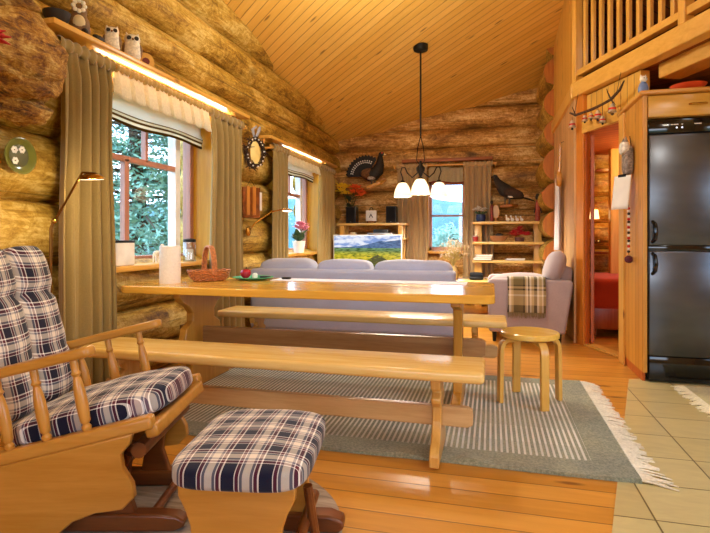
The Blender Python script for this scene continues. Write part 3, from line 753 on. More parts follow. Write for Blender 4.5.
# ================================================================ sofa and armchair
sf=thing('sofa','long pale lavender sofa with its back to the dining table','sofa',(-1.34,5.2,0))
b=MB(); b.rbox(-1.0,1.02,-.44,-.20,.15,.745,.035,4); b.build('back_frame',M_['sofa'],sf,smooth=60)
b=MB(); b.rbox(-1.0,1.02,-.22,.42,.15,.36,.03,3); b.build('base',M_['sofa'],sf,smooth=60)
for x in (-.91,.94):
    b=MB(); b.rbox(x-.09,x+.09,-.40,.42,.16,.60,.04,4); b.build('armrest',M_['sofa'],sf,smooth=60)
for x0,x1 in ((-.98,-.36),(-.36,.22),(.22,1.0)):
    b=MB(); soft(b,x0+.008,x1-.008,-.33,-.06,.40,.84,5,12,None,lambda pt,p:(Vector((pt.x,pt.y,pt.z+.012*noise.noise(pt*5))))); b.build('back_cushion',M_['sofa'],sf,smooth=180)
for x0,x1 in ((-.86,-.29),(-.29,.29),(.29,.86)):
    b=MB(); soft(b,x0+.005,x1-.005,-.12,.43,.35,.50,6,10); b.build('seat_cushion',M_['sofa'],sf,smooth=180)
for x in (-.93,0.3,.95):
    for y in (-.38,.36):
        b=MB(); b.tube([(x,y,0),(x,y,.16)],[.02,.026],10); b.build('leg',M_['black'],sf)
ac=thing('armchair','pinkish grey armchair by the boarded partition','armchair',(.37,5.86,0))
b=MB(); pr=[(-.395,.10),(.33,.10),(.36,.30),(.405,.60),(.39,.635),(-.375,.635),(-.41,.60)]
for y0,y1 in ((-.42,-.26),(.26,.42)):
    b=MB(); b.prism([(x*1.0,z) for x,z in pr],'y',y0,y1); b.build('armrest',M_['armchair'],ac,bevel=.03,bseg=4,smooth=60)
b=MB(); b.rbox(-.40,.33,-.27,.27,.10,.36,.03,3); b.build('base',M_['armchair'],ac,smooth=60)
b=MB(); M2=Matrix.Translation((.22,0,.36))@Matrix.Rotation(R(7),4,'Y'); b.rbox(-.02,.16,-.27,.27,-.1,.42,.05,4,M=M2); b.build('backrest',M_['armchair'],ac,smooth=60)
b=MB(); soft(b,-.40,.22,-.26,.26,.35,.675,4,12,None,lambda pt,p:Vector((pt.x,pt.y,pt.z-.13*max(0,-p.x*.2) if p.z>0 else pt.z))); b.build('seat_cushion',M_['armchair'],ac,smooth=180)
for x in (-.34,.28):
    for y in (-.36,.36):
        b=MB(); b.tube([(x,y,0),(x,y,.11)],[.018,.024],10); b.build('leg',M_['black'],ac)
p=MB(); p.cushion((0,0,0),.34,.44,.19,k=4,M=Matrix.Translation((.25,-.20,.755))@Matrix.Rotation(R(-72),4,'Y')@Matrix.Rotation(R(4),4,'Z')); o=p.build('cushion',M_['armchair'],loc=(.37,5.86,.0),smooth=180); tag(o,'plump pale cushion standing against the back of the armchair','cushion')
# blanket over the near arm
m,nt_,b_=new_mat('blanket_wool'); tc_=N(nt_,'ShaderNodeTexCoord'); sp_=N(nt_,'ShaderNodeSeparateXYZ'); L(nt_,tc_.outputs['UV'],sp_.inputs[0])
K,Br,Wh,Bk,Tn=C('#7a6a40'),C('#54432a'),C('#f2e8d0'),C('#2a2018'),C('#c8b080')
u_=ramp(nt_,sp_.outputs[0],[(0,Bk),(.04,Wh),(.10,Tn),(.16,K),(.42,Bk),(.46,Tn),(.50,Wh),(.54,Br),(.58,Wh),(.63,Tn),(.70,Br),(.78,Wh),(.83,Tn),(.90,Wh),(.94,K)],'CONSTANT')
v__=ramp(nt_,sp_.outputs[1],[(0,Br),(.14,Tn),(.30,Wh),(.33,Tn),(.40,Bk),(.43,Tn),(.47,Bk),(.50,K),(.80,Tn),(.9,K)],'CONSTANT')
L(nt_,mix(nt_,.45,u_,v__),b_.inputs['Base Color']); b_.inputs['Roughness'].default_value=1; b_.inputs['Sheen Weight'].default_value=.3
bl_=MB()
prof=[(-.44,.305),(-.442,.40),(-.443,.50),(-.442,.58),(-.432,.635),(-.405,.652),(-.34,.655),(-.27,.652),(-.245,.64)]
def bf_(u,v):
    k=v*(len(prof)-1); i=min(int(k),len(prof)-2); t_=k-i
    y=prof[i][0]*(1-t_)+prof[i+1][0]*t_; z=prof[i][1]*(1-t_)+prof[i+1][1]*t_
    x=-.215+.36*u; dr_=max(0,(.62-z)/.3)
    return (x+.012*dr_*math.sin(v*5),y-.010*dr_*(1+math.sin(u*17)),z+.004)
bl_.grid(bf_,40,40)
bo=bl_.build('blanket',m,loc=(.37,5.86,0),smooth=180,solid=.008); tag(bo,'brown and cream checked blanket draped over the armchair arm','blanket')
set_uv(bo,lambda co:((co.x+.215)/.36,(min(max(co.z-.305,0),.36)+max(0,co.y+.44))/.56))
fr=MB()
for i in range(46):
    x=-.21+.35*i/45; fr.tube([(x,-.446-.01*(1+math.sin(17*(x+.215)/.36)),.312),(x+r2.uniform(-.006,.006),-.452-.01*(1+math.sin(17*(x+.215)/.36)),.275-r2.uniform(0,.02))],[.0035,.002],4)
fr.build('fringe',fabric('blanket_fringe','#8a7a54',1,80),bo)

# coffee table, tv, shelves
ct=thing('coffee_table','pale wood coffee table between the sofa and the bookshelf','table',(-.15,7.1,0))
b=MB(); b.rbox(-.60,.42,-.28,.28,.46,.50,.012,3); b.build('tabletop',M_['bench_x'],ct)
for x in (-.52,.34):
    for y in (-.2,.2):
        b=MB(); b.rbox(x-.03,x+.03,y-.03,y+.03,0,.46,.006,2); b.build('leg',M_['pine_z'],ct)
b=MB(); b.rbox(-.55,.37,-.24,.24,.20,.225,.006,2); b.build('shelf',M_['bench_x'],ct)
# things on the coffee table
def dried(loc):
    v=thing('dried_flowers','pale vase of dried grasses and flowers beyond the sofa end','vase',loc)
    b=MB(); b.lathe([(.05,0),(.062,.01),(.07,.07),(.055,.13),(.042,.17),(.046,.185),(.04,.185)],18); b.build('vase',plain('vase_clay','#a88c5c',.6),v)
    st=MB(); hd=MB(); rg=random.Random(9)
    for i in range(90):
        a=rg.random()*6.28; s=rg.uniform(.1,.85); top=Vector((math.cos(a)*.25*s,math.sin(a)*.2*s,rg.uniform(.36,.56)-.1*s)); mid=Vector((math.cos(a)*.05*s,math.sin(a)*.05*s,.25))
        st.tube([(0,0,.15),mid,top],.0022,4)
        for k in range(3): hd.ball(top+Vector((rg.gauss(0,.012),rg.gauss(0,.012),rg.gauss(0,.015))),rg.uniform(.005,.009),6,4)
    st.build('stems',plain('dry_stem','#9a8448',.9),v); hd.build('flower_heads',plain('dry_flower','#b49a80',.9,var=.4,sc=30),v); return v
dried((-.49,7.0,.50))
g=thing('sunglasses_case','black open case lying on the coffee table','case',(-.19,7.0,.50))
b=MB(); soft(b,-.09,.09,-.05,.05,.0,.045,4,8); b.build('base',M_['black'],g,smooth=180)
b=MB(); soft(b,-.09,.09,.03,.06,.03,.10,4,8,None); b.build('lid',M_['black'],g,smooth=180)

tv=thing('television','wide flat television showing a mountain landscape under the speaker shelf','television',(-1.79,7.55,0))
m,nt_,b_=new_mat('tv_picture'); tc_=N(nt_,'ShaderNodeTexCoord'); sp_=N(nt_,'ShaderNodeSeparateXYZ'); L(nt_,tc_.outputs['Object'],sp_.inputs[0])
X_=math_(nt_,'DIVIDE',math_(nt_,'ADD',sp_.outputs[0],.5),1.0); Z_=math_(nt_,'DIVIDE',math_(nt_,'SUBTRACT',sp_.outputs[2],.50),.585)
n1=nz(nt_,coords(nt_,(3,1,9)),1.6,5); n2=nz(nt_,coords(nt_,(4,1,16)),3,5); n3=nz(nt_,coords(nt_,(1,1,1)),3,4)
sky=ramp(nt_,n1,[(.42,C('#7d9cd8')),(.55,C('#e8ecf8'))])
fld=mix(nt_,1.0,ramp(nt_,Z_,[(.0,C('#b8b020')),(.48,C('#dcc428')),(.56,C('#b4b438')),(.62,C('#5e8050')),(.69,C('#7aa468'))]),ramp(nt_,n2,[(.38,C('#7a9a60')),(.55,C('#ffffff'))]),'MULTIPLY')
mtn=ramp(nt_,n2,[(.4,C('#33507e')),(.6,C('#567aa8'))])
hm=ramp(nt_,X_,[(0,(.70,)*3+(1,)),(.25,(.72,)*3+(1,)),(.45,(.76,)*3+(1,)),(.62,(.82,)*3+(1,)),(.70,(.875,)*3+(1,)),(.78,(.85,)*3+(1,)),(.92,(.87,)*3+(1,)),(1,(.89,)*3+(1,))])
ism=math_(nt_,'LESS_THAN',Z_,math_(nt_,'ADD',hm,math_(nt_,'MULTIPLY',math_(nt_,'SUBTRACT',n3,.5),.08)))
isf=math_(nt_,'LESS_THAN',Z_,.685)
bush=math_(nt_,'MULTIPLY',math_(nt_,'LESS_THAN',math_(nt_,'ADD',Z_,math_(nt_,'MULTIPLY',math_(nt_,'ABSOLUTE',math_(nt_,'SUBTRACT',X_,.66)),.9)),.52),math_(nt_,'GREATER_THAN',n2,.42))
pic=mix(nt_,bush,mix(nt_,isf,mix(nt_,ism,sky,mtn),fld),C('#4a4a1c'))
L(nt_,pic,b_.inputs['Emission Color']); b_.inputs['Emission Strength'].default_value=1.0; b_.inputs['Base Color'].default_value=(0.01,.01,.01,1); b_.inputs['Roughness'].default_value=.25
b=MB(); b.rbox(-.525,.525,-.02,.03,.47,1.10,.008,2); b.build('bezel',M_['white'],tv)
b=MB(); b.box(-.51,.51,-.0235,-.0195,.495,1.085); b.build('screen',m,tv,smooth=0)
b=MB(); b.rbox(-.05,.05,.0,.04,.28,.5,.01,2); b.rbox(-.28,.28,-.11,.13,.0,.02,.008,2); b.rbox(-.04,.04,-.0,.03,.015,.3,.008,2); b.build('stand',M_['grey'],tv)

sh=thing('speaker_shelf','pine shelf unit behind the television carrying two speakers','shelf',(-1.83,8.10,0))
b=MB(); b.rbox(-.56,.56,-.17,.16,1.245,1.285,.008,2); b.build('top_board',M_['bench_x'],sh)
b=MB(); b.rbox(-.56,.56,-.17,.16,1.02,1.055,.008,2); b.build('shelf_board',M_['bench_x'],sh)
b=MB(); b.rbox(-.56,.56,-.17,.16,.40,.435,.008,2); b.build('shelf_board',M_['bench_x'],sh)
for x in (-.47,.47):
    for y in (-.12,.10):
        b=MB(); b.rbox(x-.04,x+.04,y-.03,y+.03,0,1.245,.006,2); b.build('upright',M_['pine_z'],sh)
def speaker(loc,label):
    s=thing('speaker',label,'speaker',loc,group='bookshelf speakers'); b=MB(); b.rbox(-.08,.08,-.10,.10,0,.265,.008,2); b.build('cabinet',M_['black'],s)
    b=MB(); b.rbox(-.072,.072,-.112,-.098,.012,.253,.006,2); b.build('grille',fabric('speaker_grille','#171415',1,300),s)
    b=MB(); b.box(-.012,.012,-.1135,-.111,.018,.024); b.build('badge',M_['grey'],s,smooth=0); return s
s1=speaker((-2.17,8.10,1.285),'black speaker on the shelf under the yellow and red flowers')
dup(s1,(-1.52,8.10,1.285),0,'black speaker on the shelf beside the back window curtain','bookshelf speakers')
ck=thing('table_clock','small white square clock with a ring on top between the speakers','clock',(-1.855,8.10,1.285))
b=MB(); b.rbox(-.085,.085,-.03,.03,.035,.205,.008,2); b.build('case',M_['white'],ck)
b=MB(); b.prism([(-.035,.09),(0,.155),(.035,.09),(.02,.09),(0,.128),(-.02,.09)],'y',-.0325,-.030); b.build('dial_mark',M_['iron'],ck,smooth=0)
b=MB(); b.tube([(-.028*math.cos(R(a)),0,.205+.045*math.sin(R(a))) for a in range(0,181,20)],.006,8); b.build('ring',M_['iron'],ck)
for x in (-.06,.06):
    b=MB(); b.tube([(x,0,0),(x,0,.036)],.008,8); b.build('foot',M_['iron'],ck)
md=thing('media_player','grey and black media box on the middle board above the television','electronics',(-1.68,8.05,1.055))
b=MB(); b.rbox(-.20,.20,-.12,.12,.008,.075,.006,2); b.build('case',plain('silver','#b8b6b8',.35,.4),md)
b=MB(); b.rbox(-.18,.18,-.124,-.118,.022,.06,.002,1); b.build('display',M_['black'],md)
b=MB(); b.rbox(-.11,.13,-.10,.08,.075,.13,.006,2); b.build('upper_unit',M_['black'],md)
cb=thing('tea_light','small white candle box at the near side of the media box','candle',(-2.13,8.02,1.057)); b=MB(); b.rbox(-.045,.045,-.04,.04,0,.085,.008,2); b.build('holder',plain('candle_wax','#f0d8a8',.5),cb); b=MB(); b.tube([(0,0,.08),(0,0,.10)],.003,6); b.build('wick',M_['iron'],cb)

def petals(mb,c,r,n,rng,tilt=.5,w=.55):
    for i in range(n):
        a=6.28*i/n+rng.random()*.3; d=Vector((math.cos(a),math.sin(a),rng.uniform(-.1,tilt))).normalized(); s=d.cross(Vector((0,0,1))).normalized(); u=s.cross(d)
        p=[c,c+d*r*.5+s*r*w*.5+u*r*.06,c+d*r+u*r*.0,c+d*r*.5-s*r*w*.5+u*r*.06]; q=[v-u*r*.05 for v in p]
        mb.add(p+q,[(0,1,2,3),(7,6,5,4),(0,4,5,1),(1,5,6,2),(2,6,7,3),(3,7,4,0)])
fv=thing('flower_vase','yellow and orange red blooms in a dark vase behind the speaker','vase',(-2.25,8.265,1.285)); fv.scale=(1,1,.93); rg=random.Random(4)
b=MB(); b.lathe([(.04,0),(.05,.01),(.055,.12),(.04,.22),(.045,.27),(.038,.27)],16); b.build('vase',plain('dark_vase','#2c3030',.2),fv)
sb=MB(); lf=MB(); y1=MB(); r1=MB()
for i,(x,y,z,c_) in enumerate([(-.13,-.06,.60,0),(-.04,-.10,.66,0),(-.06,.0,.56,0),(-.15,-.02,.68,0),(.09,-.06,.66,1),(.17,-.04,.58,1),(.07,.0,.57,1),(.22,-.1,.52,1),(.14,-.12,.65,1)]):
    sb.tube([(0,0,.2),(x*.5,y*.5,.42),(x,y,z)],.004,5); (r1 if c_ else y1).ball((x,y,z),.022,8,5); petals(r1 if c_ else y1,Vector((x,y-.02,z-.03)),.115,11,rg,.9,.7)
for i in range(16):
    a=rg.random()*6.28; z=rg.uniform(.26,.46); d=Vector((math.cos(a)*.12,math.sin(a)*.08,.1)); petals(lf,Vector((d.x*.3,d.y*.3,z)),.11,3,rg,.9,.4)
sb.build('stems',plain('stem_green','#3c5028',.7),fv); lf.build('leaves',plain('leaf_dark','#34482c',.6),fv); y1.build('yellow_petals',plain('petal_yellow','#ffd22a',.6),fv,smooth=0); r1.build('red_petals',plain('petal_red','#fa6a28',.6),fv,smooth=0)

bk=thing('bookshelf','open pale pine bookshelf in the corner behind the armchair','bookshelf',(.235,8.13,0))
for z in (.38,.68,.955,1.255):
    b=MB(); b.rbox(-.51,.52,-.16,.15,z,z+.041,.008,2); b.build('shelf_board',M_['bench_x'],bk)
for x in (-.43,.43):
    b=MB(); b.rbox(x-.055,x+.055,.0,.14,0,1.255,.008,2); b.build('upright',M_['bench_z'],bk)
# ================================================================ curtains, rods, blinds
def curtain(label,axis,a,b,at,z0,z1,folds,amp,seed,mat,group=None):
    t=thing('curtain',label,'curtain',(at,(a+b)/2,0) if axis=='y' else ((a+b)/2,at,0),group=group)
    hw=(b-a)/2; n=folds*12; zt=z1-.055
    def fn(u,v):
        s=-1+2*u; z=z0+(zt-z0)*v
        k=min(1,(zt-z)/.25+.35)
        d=amp*k*(math.sin(u*folds*2*PI+.7*math.sin(u*7+seed)+.25*math.sin(z*1.7+seed))+.35*math.sin(u*folds*4.3*PI+seed+z*.6))
        w=hw*(1-.10*math.exp(-((z-1.75)/.5)**2)+.03*math.sin(z*2+seed))
        p=s*w+.01*math.sin(z*2.3+seed)*(1-v)
        return (d,p,z) if axis=='y' else (p,d,z)
    g=MB(); g.grid(fn,n,26); o=g.build('drape',mat,t,smooth=180,solid=.004)
    def fh(u,v):
        s=-1+2*u; an=2*PI*v; r=.026+.005*math.sin(u*folds*9)+.003*math.sin(an*3+u*40)
        z=z1-.04+r*1.5*math.sin(an); d=r*math.cos(an)
        return (d,s*hw,z) if axis=='y' else (s*hw,d,z)
    h=MB(); h.grid(fh,n,10); h.build('gathered_heading',mat,t,smooth=180); return t
curtain('olive curtain behind the glider chair, left of the first side window','y',2.44,2.88,-2.395,.04,2.21,5,.038,1,M_['curtain'],'olive window curtains')
curtain('olive curtain right of the nearer side window, by the wreath','y',4.10,4.73,-2.405,.04,2.21,5,.036,2,M_['curtain'],'olive window curtains')
curtain('olive curtain left of the further side window, behind the swing arm lamp','y',5.48,5.96,-2.405,.04,2.13,4,.034,3,M_['curtain'],'olive window curtains')
curtain('olive curtain in the corner beside the flower vase','y',7.14,7.88,-2.405,.04,2.13,5,.034,4,M_['curtain'],'olive window curtains')
curtain('brown curtain left of the back window, beside the speaker shelf','x',-1.49,-.99,8.36,.05,2.25,5,.032,5,M_['curtain_back'],'brown back window curtains')
curtain('brown curtain right of the back window, beside the bookshelf','x',-.43,.02,8.36,.05,2.25,5,.032,6,M_['curtain_back'],'brown back window curtains')
def rod(label,p0,p1,r,mat,z):
    t=MB(); p0=Vector(p0); p1=Vector(p1); t.tube([p0.lerp(p1,i/12) for i in range(13)],r,10); o=t.build('curtain_rod',mat,smooth=60); tag(o,label,'curtain rod')
    return o
def brackets(o,pts,axis):
    for p in pts:
        b=MB()
        if axis=='y': b.rbox(-2.56,p[0]+.03,p[1]-.012,p[1]+.012,p[2]-.036,p[2]-.012,.004,2)
        else: b.rbox(p[0]-.012,p[0]+.012,p[1]-.03,8.6,p[2]-.036,p[2]-.012,.004,2)
        b.build('bracket',M_['pine_x'],o)
o=rod('pale curtain rod above the window nearest the rocking chair',(-2.40,2.40,2.175),(-2.40,4.79,2.175),.012,M_['pine_y'],2.125); brackets(o,[(-2.40,2.42,2.175),(-2.40,4.77,2.175)],'y')
o=rod('pale curtain rod above the side window nearer the television',(-2.41,5.42,2.095),(-2.41,7.94,2.095),.012,M_['pine_y'],2.095); brackets(o,[(-2.41,5.44,2.095),(-2.41,7.92,2.095)],'y')
o=rod('pale curtain rod with plank behind it above the back window',(-1.54,8.36,2.213),(.08,8.36,2.213),.014,M_['pine_x'],2.213); brackets(o,[(-1.52,8.36,2.213),(.06,8.36,2.213)],'x')
b=MB(); b.rbox(-1.42,.02,8.40,8.56,2.275,2.33,.008,2); o=b.build('wall_shelf',wood('red_plank','#8a4a20','#a8602c','x',.5),smooth=35); tag(o,'reddish narrow plank above the back window curtains','shelf')
cream=translucent('valance_cloth','#fbf4e2',.6); 
m,nt_,b_=new_mat('blind_cloth'); tc_=N(nt_,'ShaderNodeTexCoord'); sp_=N(nt_,'ShaderNodeSeparateXYZ'); L(nt_,tc_.outputs['UV'],sp_.inputs[0])
cc=ramp(nt_,sp_.outputs[1],[(0,C('#6a4a24')),(.10,C('#f8eed4')),(.20,C('#7a5a30')),(.27,C('#f8eed4')),(.34,C('#8a6a3c')),(.38,C('#fffaf0'))],'CONSTANT')
tr_=N(nt_,'ShaderNodeBsdfTranslucent'); df_=N(nt_,'ShaderNodeBsdfDiffuse'); mx_=N(nt_,'ShaderNodeMixShader'); mx_.inputs[0].default_value=.7
L(nt_,cc,tr_.inputs[0]); L(nt_,cc,df_.inputs[0]); L(nt_,df_.outputs[0],mx_.inputs[1]); L(nt_,tr_.outputs[0],mx_.inputs[2]); L(nt_,mx_.outputs[0],nt_.nodes['Material Output'].inputs[0]); blindm=m
def valance(label,a,b,X,z0,z1,npl):
    t=thing('valance',label,'valance',(X,(a+b)/2,0)); hw=(b-a)/2-.01
    def fn(u,v):
        ph=(u*npl)%1; q=.022 if .14<ph<.86 else -.024
        q*=(1-v)**.5*.9+.1; dz=.016*math.sin(ph*PI)*(1-v)
        return (q+.03*(1-v)*.6,-hw+2*hw*u,z0+(z1-z0)*v-(dz if .12<ph<.88 else -.02*(1-v)))
    g=MB(); g.grid(fn,npl*12,8); g.build('pleated_skirt',cream,t,smooth=40,solid=.003)
    def fh(u,v):
        an=2*PI*v; r=.024+.008*math.sin(u*npl*19)+.003*math.sin(u*npl*7+an); return (r*math.cos(an),-hw+2*hw*u,z1+.012+r*math.sin(an))
    h=MB(); h.grid(fh,npl*28,10); h.build('gathered_heading',fabric('valance_heading_'+str(npl),'#b89a60',.9,150),t,smooth=180); return t
def blind(label,a,b,X,z0,z1,wave):
    g=MB()
    def fn(u,v):
        z=z0+(z1-z0)*v; wz=(1-v)*wave*math.sin(u*3.2*PI+.6); fx=.022*math.exp(-((v-.35)/.16)**2)+.012*math.exp(-((v-.05)/.1)**2)
        return (X+fx,a+(b-a)*u,z+wz)
    g.grid(fn,40,24); o=g.build('roman_blind',blindm,smooth=180,solid=.004); tag(o,label,'blind')
    me=o.data; uv=me.uv_layers.new(name='cloth')
    for lp in me.loops:
        i=lp.vertex_index; uv.data[lp.index].uv=((i%41)/40,(i//41)/24)
    return o
valance('cream pleated valance between the curtains of the nearer side window',2.90,4.10,-2.40,1.985,2.162,8)
valance('cream pleated valance over the further side window by the potted flower',5.97,7.13,-2.41,1.96,2.084,8)
blind('gathered cream blind with brown striped hem in the nearer side window',2.78,4.26,-2.585,1.875,2.08,.012)
blind('gathered cream blind with brown striped hem in the further side window',5.88,7.34,-2.585,1.88,2.08,.010)
t=thing('valance','dusky short valance in the top of the back window','valance',(-.705,8.40,0)); g=MB(); g.grid(lambda u,v:(-.27+.54*u,.012*math.sin(u*40)*(1-.5*v),1.93+.015*math.sin(u*6)+(.25)*v),50,6); g.build('skirt',translucent('valance_back','#cdbf9e',.35),t,smooth=180,solid=.003)
hm_=MB(); hm_.grid(lambda u,v:(-.27+.54*u,.012*math.sin(u*40)-.002,1.93+.015*math.sin(u*6)+.02*v),50,2); hm_.build('hem',plain('hem_red','#8a3a34',.9),t,smooth=180,solid=.004)
def strip(label,a,b,X,z,p):
    t=thing('strip_light',label,'lamp',(X,(a+b)/2,z)); h=(b-a)/2
    b_=MB(); b_.rbox(-.03,.01,-h,h,.0,.02,.004,2); b_.build('housing',M_['white'],t)
    b_=MB(); b_.tube([(0,-h+.02,-.012),(0,h-.02,-.012)],.012,10); b_.build('tube',emit('tube_glow','#fffae6',p),t)
strip('fluorescent strip lamp under the shelf with the owls',2.80,4.55,-2.465,2.215,60)
strip('fluorescent strip lamp under the plank over the further side window',5.9,7.4,-2.465,2.135,60)

# shelves along the left wall
b=MB(); b.rbox(-2.56,-2.34,2.36,4.78,2.242,2.277,.008,2); s_=b.build('wall_shelf',M_['pine_y']); tag(s_,'long wooden shelf plank above the nearer side window carrying owls','shelf')
for y in (2.42,4.70):
    b=MB(); b.rbox(-2.58,-2.44,y-.015,y+.015,2.20,2.242,.004,2); b.build('bracket',M_['pine_x'],s_)
b=MB(); b.rbox(-2.57,-2.37,5.36,7.95,2.165,2.20,.008,2); s_=b.build('wall_shelf',M_['pine_y']); tag(s_,'wooden shelf plank above the further side window near the wreath','shelf')
for y in (5.39,7.9):
    b=MB(); b.rbox(-2.58,-2.46,y-.015,y+.015,2.115,2.165,.004,2); b.build('bracket',M_['pine_x'],s_)

# burl log above the chair
bu=MB(); cnt=84; n=64; vs=[]; fs=[]
for i in range(cnt+1):
    t_=i/cnt; y=.9+1.44*t_; prof=.205 if t_<.78 else .205*math.sqrt(max(0,1-((t_-.78)/.225)**2))
    prof*=1+.12*math.sin(t_*9)
    for k in range(n):
        an=2*PI*k/n; q=Vector((y*1.6,math.cos(an)*1.3,math.sin(an)*1.3))
        r=prof*(1+.24*noise.noise(q*1.3)+.18*noise.noise(q*3.0)+.11*noise.noise(q*6.5)+.05*noise.noise(q*14))
        vs.append((-2.31+math.cos(an)*r,y,1.935+math.sin(an)*r*1.0))
for i in range(cnt):
    for k in range(n):
        k2=(k+1)%n; fs.append((i*n+k,i*n+k2,(i+1)*n+k2,(i+1)*n+k))
fs+=[tuple(range(n))[::-1],tuple(cnt*n+k for k in range(n))]
bu.add(vs,fs); o=struct('wall_burl',bu,M_['burl'],smooth=180)
bb_=MB(); bb_.ball((-2.30,2.12,1.70),(.10,.14,.07),24,16,0,None,.35,2.2); o=bb_.build('knob',M_['burl'],o,smooth=180)
b2=MB(); b2.ball((-2.36,1.86,2.22),(.17,.34,.11),30,20,0,None,.45,2.4); b2.build('knob',M_['burl'],bpy.data.objects['wall_burl'],smooth=180)

# owls and figures on the shelf
white_clay=plain('owl_white','#e8dcc8',.6,var=.25,sc=60); brown_clay=plain('clay_brown','#7c5c3c',.7,var=.3,sc=40); dark_clay=plain('clay_dark','#241a14',.6)
def owl(label,loc,s,rz):
    t=thing('owl_figurine',label,'figurine',loc,rz,'white owls on the shelf'); t.scale=(s*1.1,s*1.15,s)
    b=MB(); b.lathe([(0,0),(.036,.002),(.044,.03),(.046,.065),(.042,.10),(.038,.118),(.041,.14),(.036,.160),(0,.168)],18); 
    for sx in (-1,1): b.tube([(.0,sx*.022,.150),(-.002,sx*.030,.182)],[.016,.002],8)
    b.build('body',white_clay,t,smooth=60)
    for sx in (-1,1):
        e=MB(); e.tube([(.030,sx*.018,.138),(.043,sx*.019,.138)],[.013,.011],12); e.build('eye',dark_clay,t)
        w_=MB(); w_.ball((-.004,sx*.040,.072),(.026,.014,.046),10,8); w_.build('wing',brown_clay,t,smooth=180)
    k=MB(); k.tube([(.038,0,.132),(.050,0,.118)],[.006,.001],6); k.build('beak',M_['brass'],t)
    f=MB(); [f.ball((.036,sx*.016,.006),(.014,.010,.006),8,5) for sx in (-1,1)]; f.build('feet',brown_clay,t,smooth=180); return t
owl('smaller slim white owl beside the pine cone on the long shelf',(-2.42,2.91,2.277),.95,R(-52))
owl('larger white owl beside the wood slice on the long shelf',(-2.42,3.11,2.277),1.1,R(-48))
g=thing('squirrel_figurine','tall brown squirrel figure with pale belly at the left end of the shelf','figurine',(-2.42,2.63,2.277),R(-50))
b=MB(); b.lathe([(0,0),(.05,.004),(.062,.04),(.055,.09),(.04,.12),(.043,.15),(.036,.18),(0,.195)],18); b.build('body',brown_clay,g,smooth=60)
b=MB(); b.ball((.035,0,.065),(.032,.038,.05),12,9); b.build('belly',plain('belly_cream','#d8c49a',.7),g,smooth=180)
b=MB(); b.tube([(-.04,0,.02),(-.10,0,.08),(-.10,0,.17),(-.06,0,.20)],[.02,.035,.03,.012],10); b.build('tail',brown_clay,g,smooth=180)
for sx in (-1,1):
    b=MB(); b.ball((.05,sx*.032,.016),(.035,.02,.016),10,7); b.build('foot',dark_clay,g,smooth=180)
b=MB(); 
for k in range(8): a=2*PI*k/8; b.ball((.045,.0+.03*math.cos(a),.165+.03*math.sin(a)),(.010,.014,.014),8,6)
b.build('flower_ring',M_['white'],g,smooth=180)
bw_=thing('bowl','dark wooden bowl beside the squirrel figure','bowl',(-2.43,2.47,2.277)); b=MB(); b.lathe([(0,0),(.035,0),(.065,.04),(.075,.075),(.068,.075),(.055,.04),(0,.015)],18); b.build('bowl',dark_clay,bw_)
cn=MB(); cn.ball((0,0,.026),(.030,.045,.026),14,10,0,None,.3,6); o=cn.build('pine_cone',dark_clay,loc=(-2.40,2.765,2.277),smooth=0); tag(o,'dark pine cone lying between the squirrel figure and the owls','pine cone')
ws=thing('wood_slice','round wood slice with a dark red heart right of the owls','ornament',(-2.44,3.28,2.277),R(-40)); b=MB(); b.tube([(-.015,0,.06),(.012,0,.06)],.06,20); b.build('slice',M_['pine_z'],ws); b=MB(); b.tube([(.010,0,.058),(.016,0,.058)],.026,14); b.build('heart',plain('heart_red','#6a1a14',.5),ws)

# wall plate
pt=thing('wall_plate','round yellow green plate with white flowers on the log wall by the curtain','plate',(-2.462,2.24,1.49)); RY=Matrix.Rotation(R(90),4,'Y')
b=MB(); b.lathe([(0,0),(.06,.002),(.095,.022),(.099,.026),(.092,.028),(.06,.010),(0,.008)],32,M=RY); b.build('plate',plain('plate_glaze','#63662a',.15),pt,smooth=50)
b=MB(); b.lathe([(0,.0085),(.056,.0105),(.060,.0125),(0,.0105)],32,M=RY); b.build('plate_centre',plain('plate_dark','#343a14',.2),pt,smooth=50)
for k,(y,z) in enumerate(((-.028,.030),(.018,.036),(-.024,-.028))):
    b=MB(); 
    for j in range(6): a=j*PI/3; b.ball((.013,y+.012*math.cos(a),z+.012*math.sin(a)),(.003,.009,.009),8,5)
    b.build('painted_flower',M_['white'],pt,smooth=180)

def lamp_head(t,c,d):
    b=MB(); Mh=Matrix.Translation(c)@Matrix.Rotation(R(d),4,'X'); b.lathe([(0,.028),(.03,.026),(.055,.012),(.062,0),(.056,-.002),(.03,.012),(0,.016)],24,M=Mh); b.build('lamp_head',M_['brass'],t,smooth=50)
    b=MB(); b.lathe([(0,-.004),(.054,-.004),(.056,.002),(0,.004)],24,M=Mh); b.build('lamp_glass',emit('lamp_glass_glow','#ffeccc',2.5),t,smooth=40)
M_['brass_old']=plain('old_brass','#7c5628',.3,1)
rl=thing('reading_lamp','slim brass reading lamp standing behind the glider chair','lamp',W(-1.56,2.66),YAW)
b=MB(); b.lathe([(0,0),(.105,0),(.11,.008),(.10,.02),(.02,.028),(0,.028)],28); b.build('base',M_['brass'],rl)
b=MB(); b.tube([(0,0,.02),(0,0,.60),(.005,0,1.10),(.02,0,1.14)],.008,10); b.build('pole',M_['brass_old'],rl)
b=MB(); b.tube([(.02,0,1.13),(.165,0,1.385),(.175,0,1.385),(.235,0,1.375)],[.006,.006,.006,.010],8); b.build('arm',M_['brass_old'],rl)
b=MB(); b.ball((.02,0,1.135),.014,10,7); b.build('joint',M_['brass'],rl,smooth=180)
lamp_head(rl,(.215,0,1.352),8)
wl_=thing('wall_lamp','brass swing arm wall lamp beside the curtain behind the sofa','lamp',(-2.47,4.99,1.12))
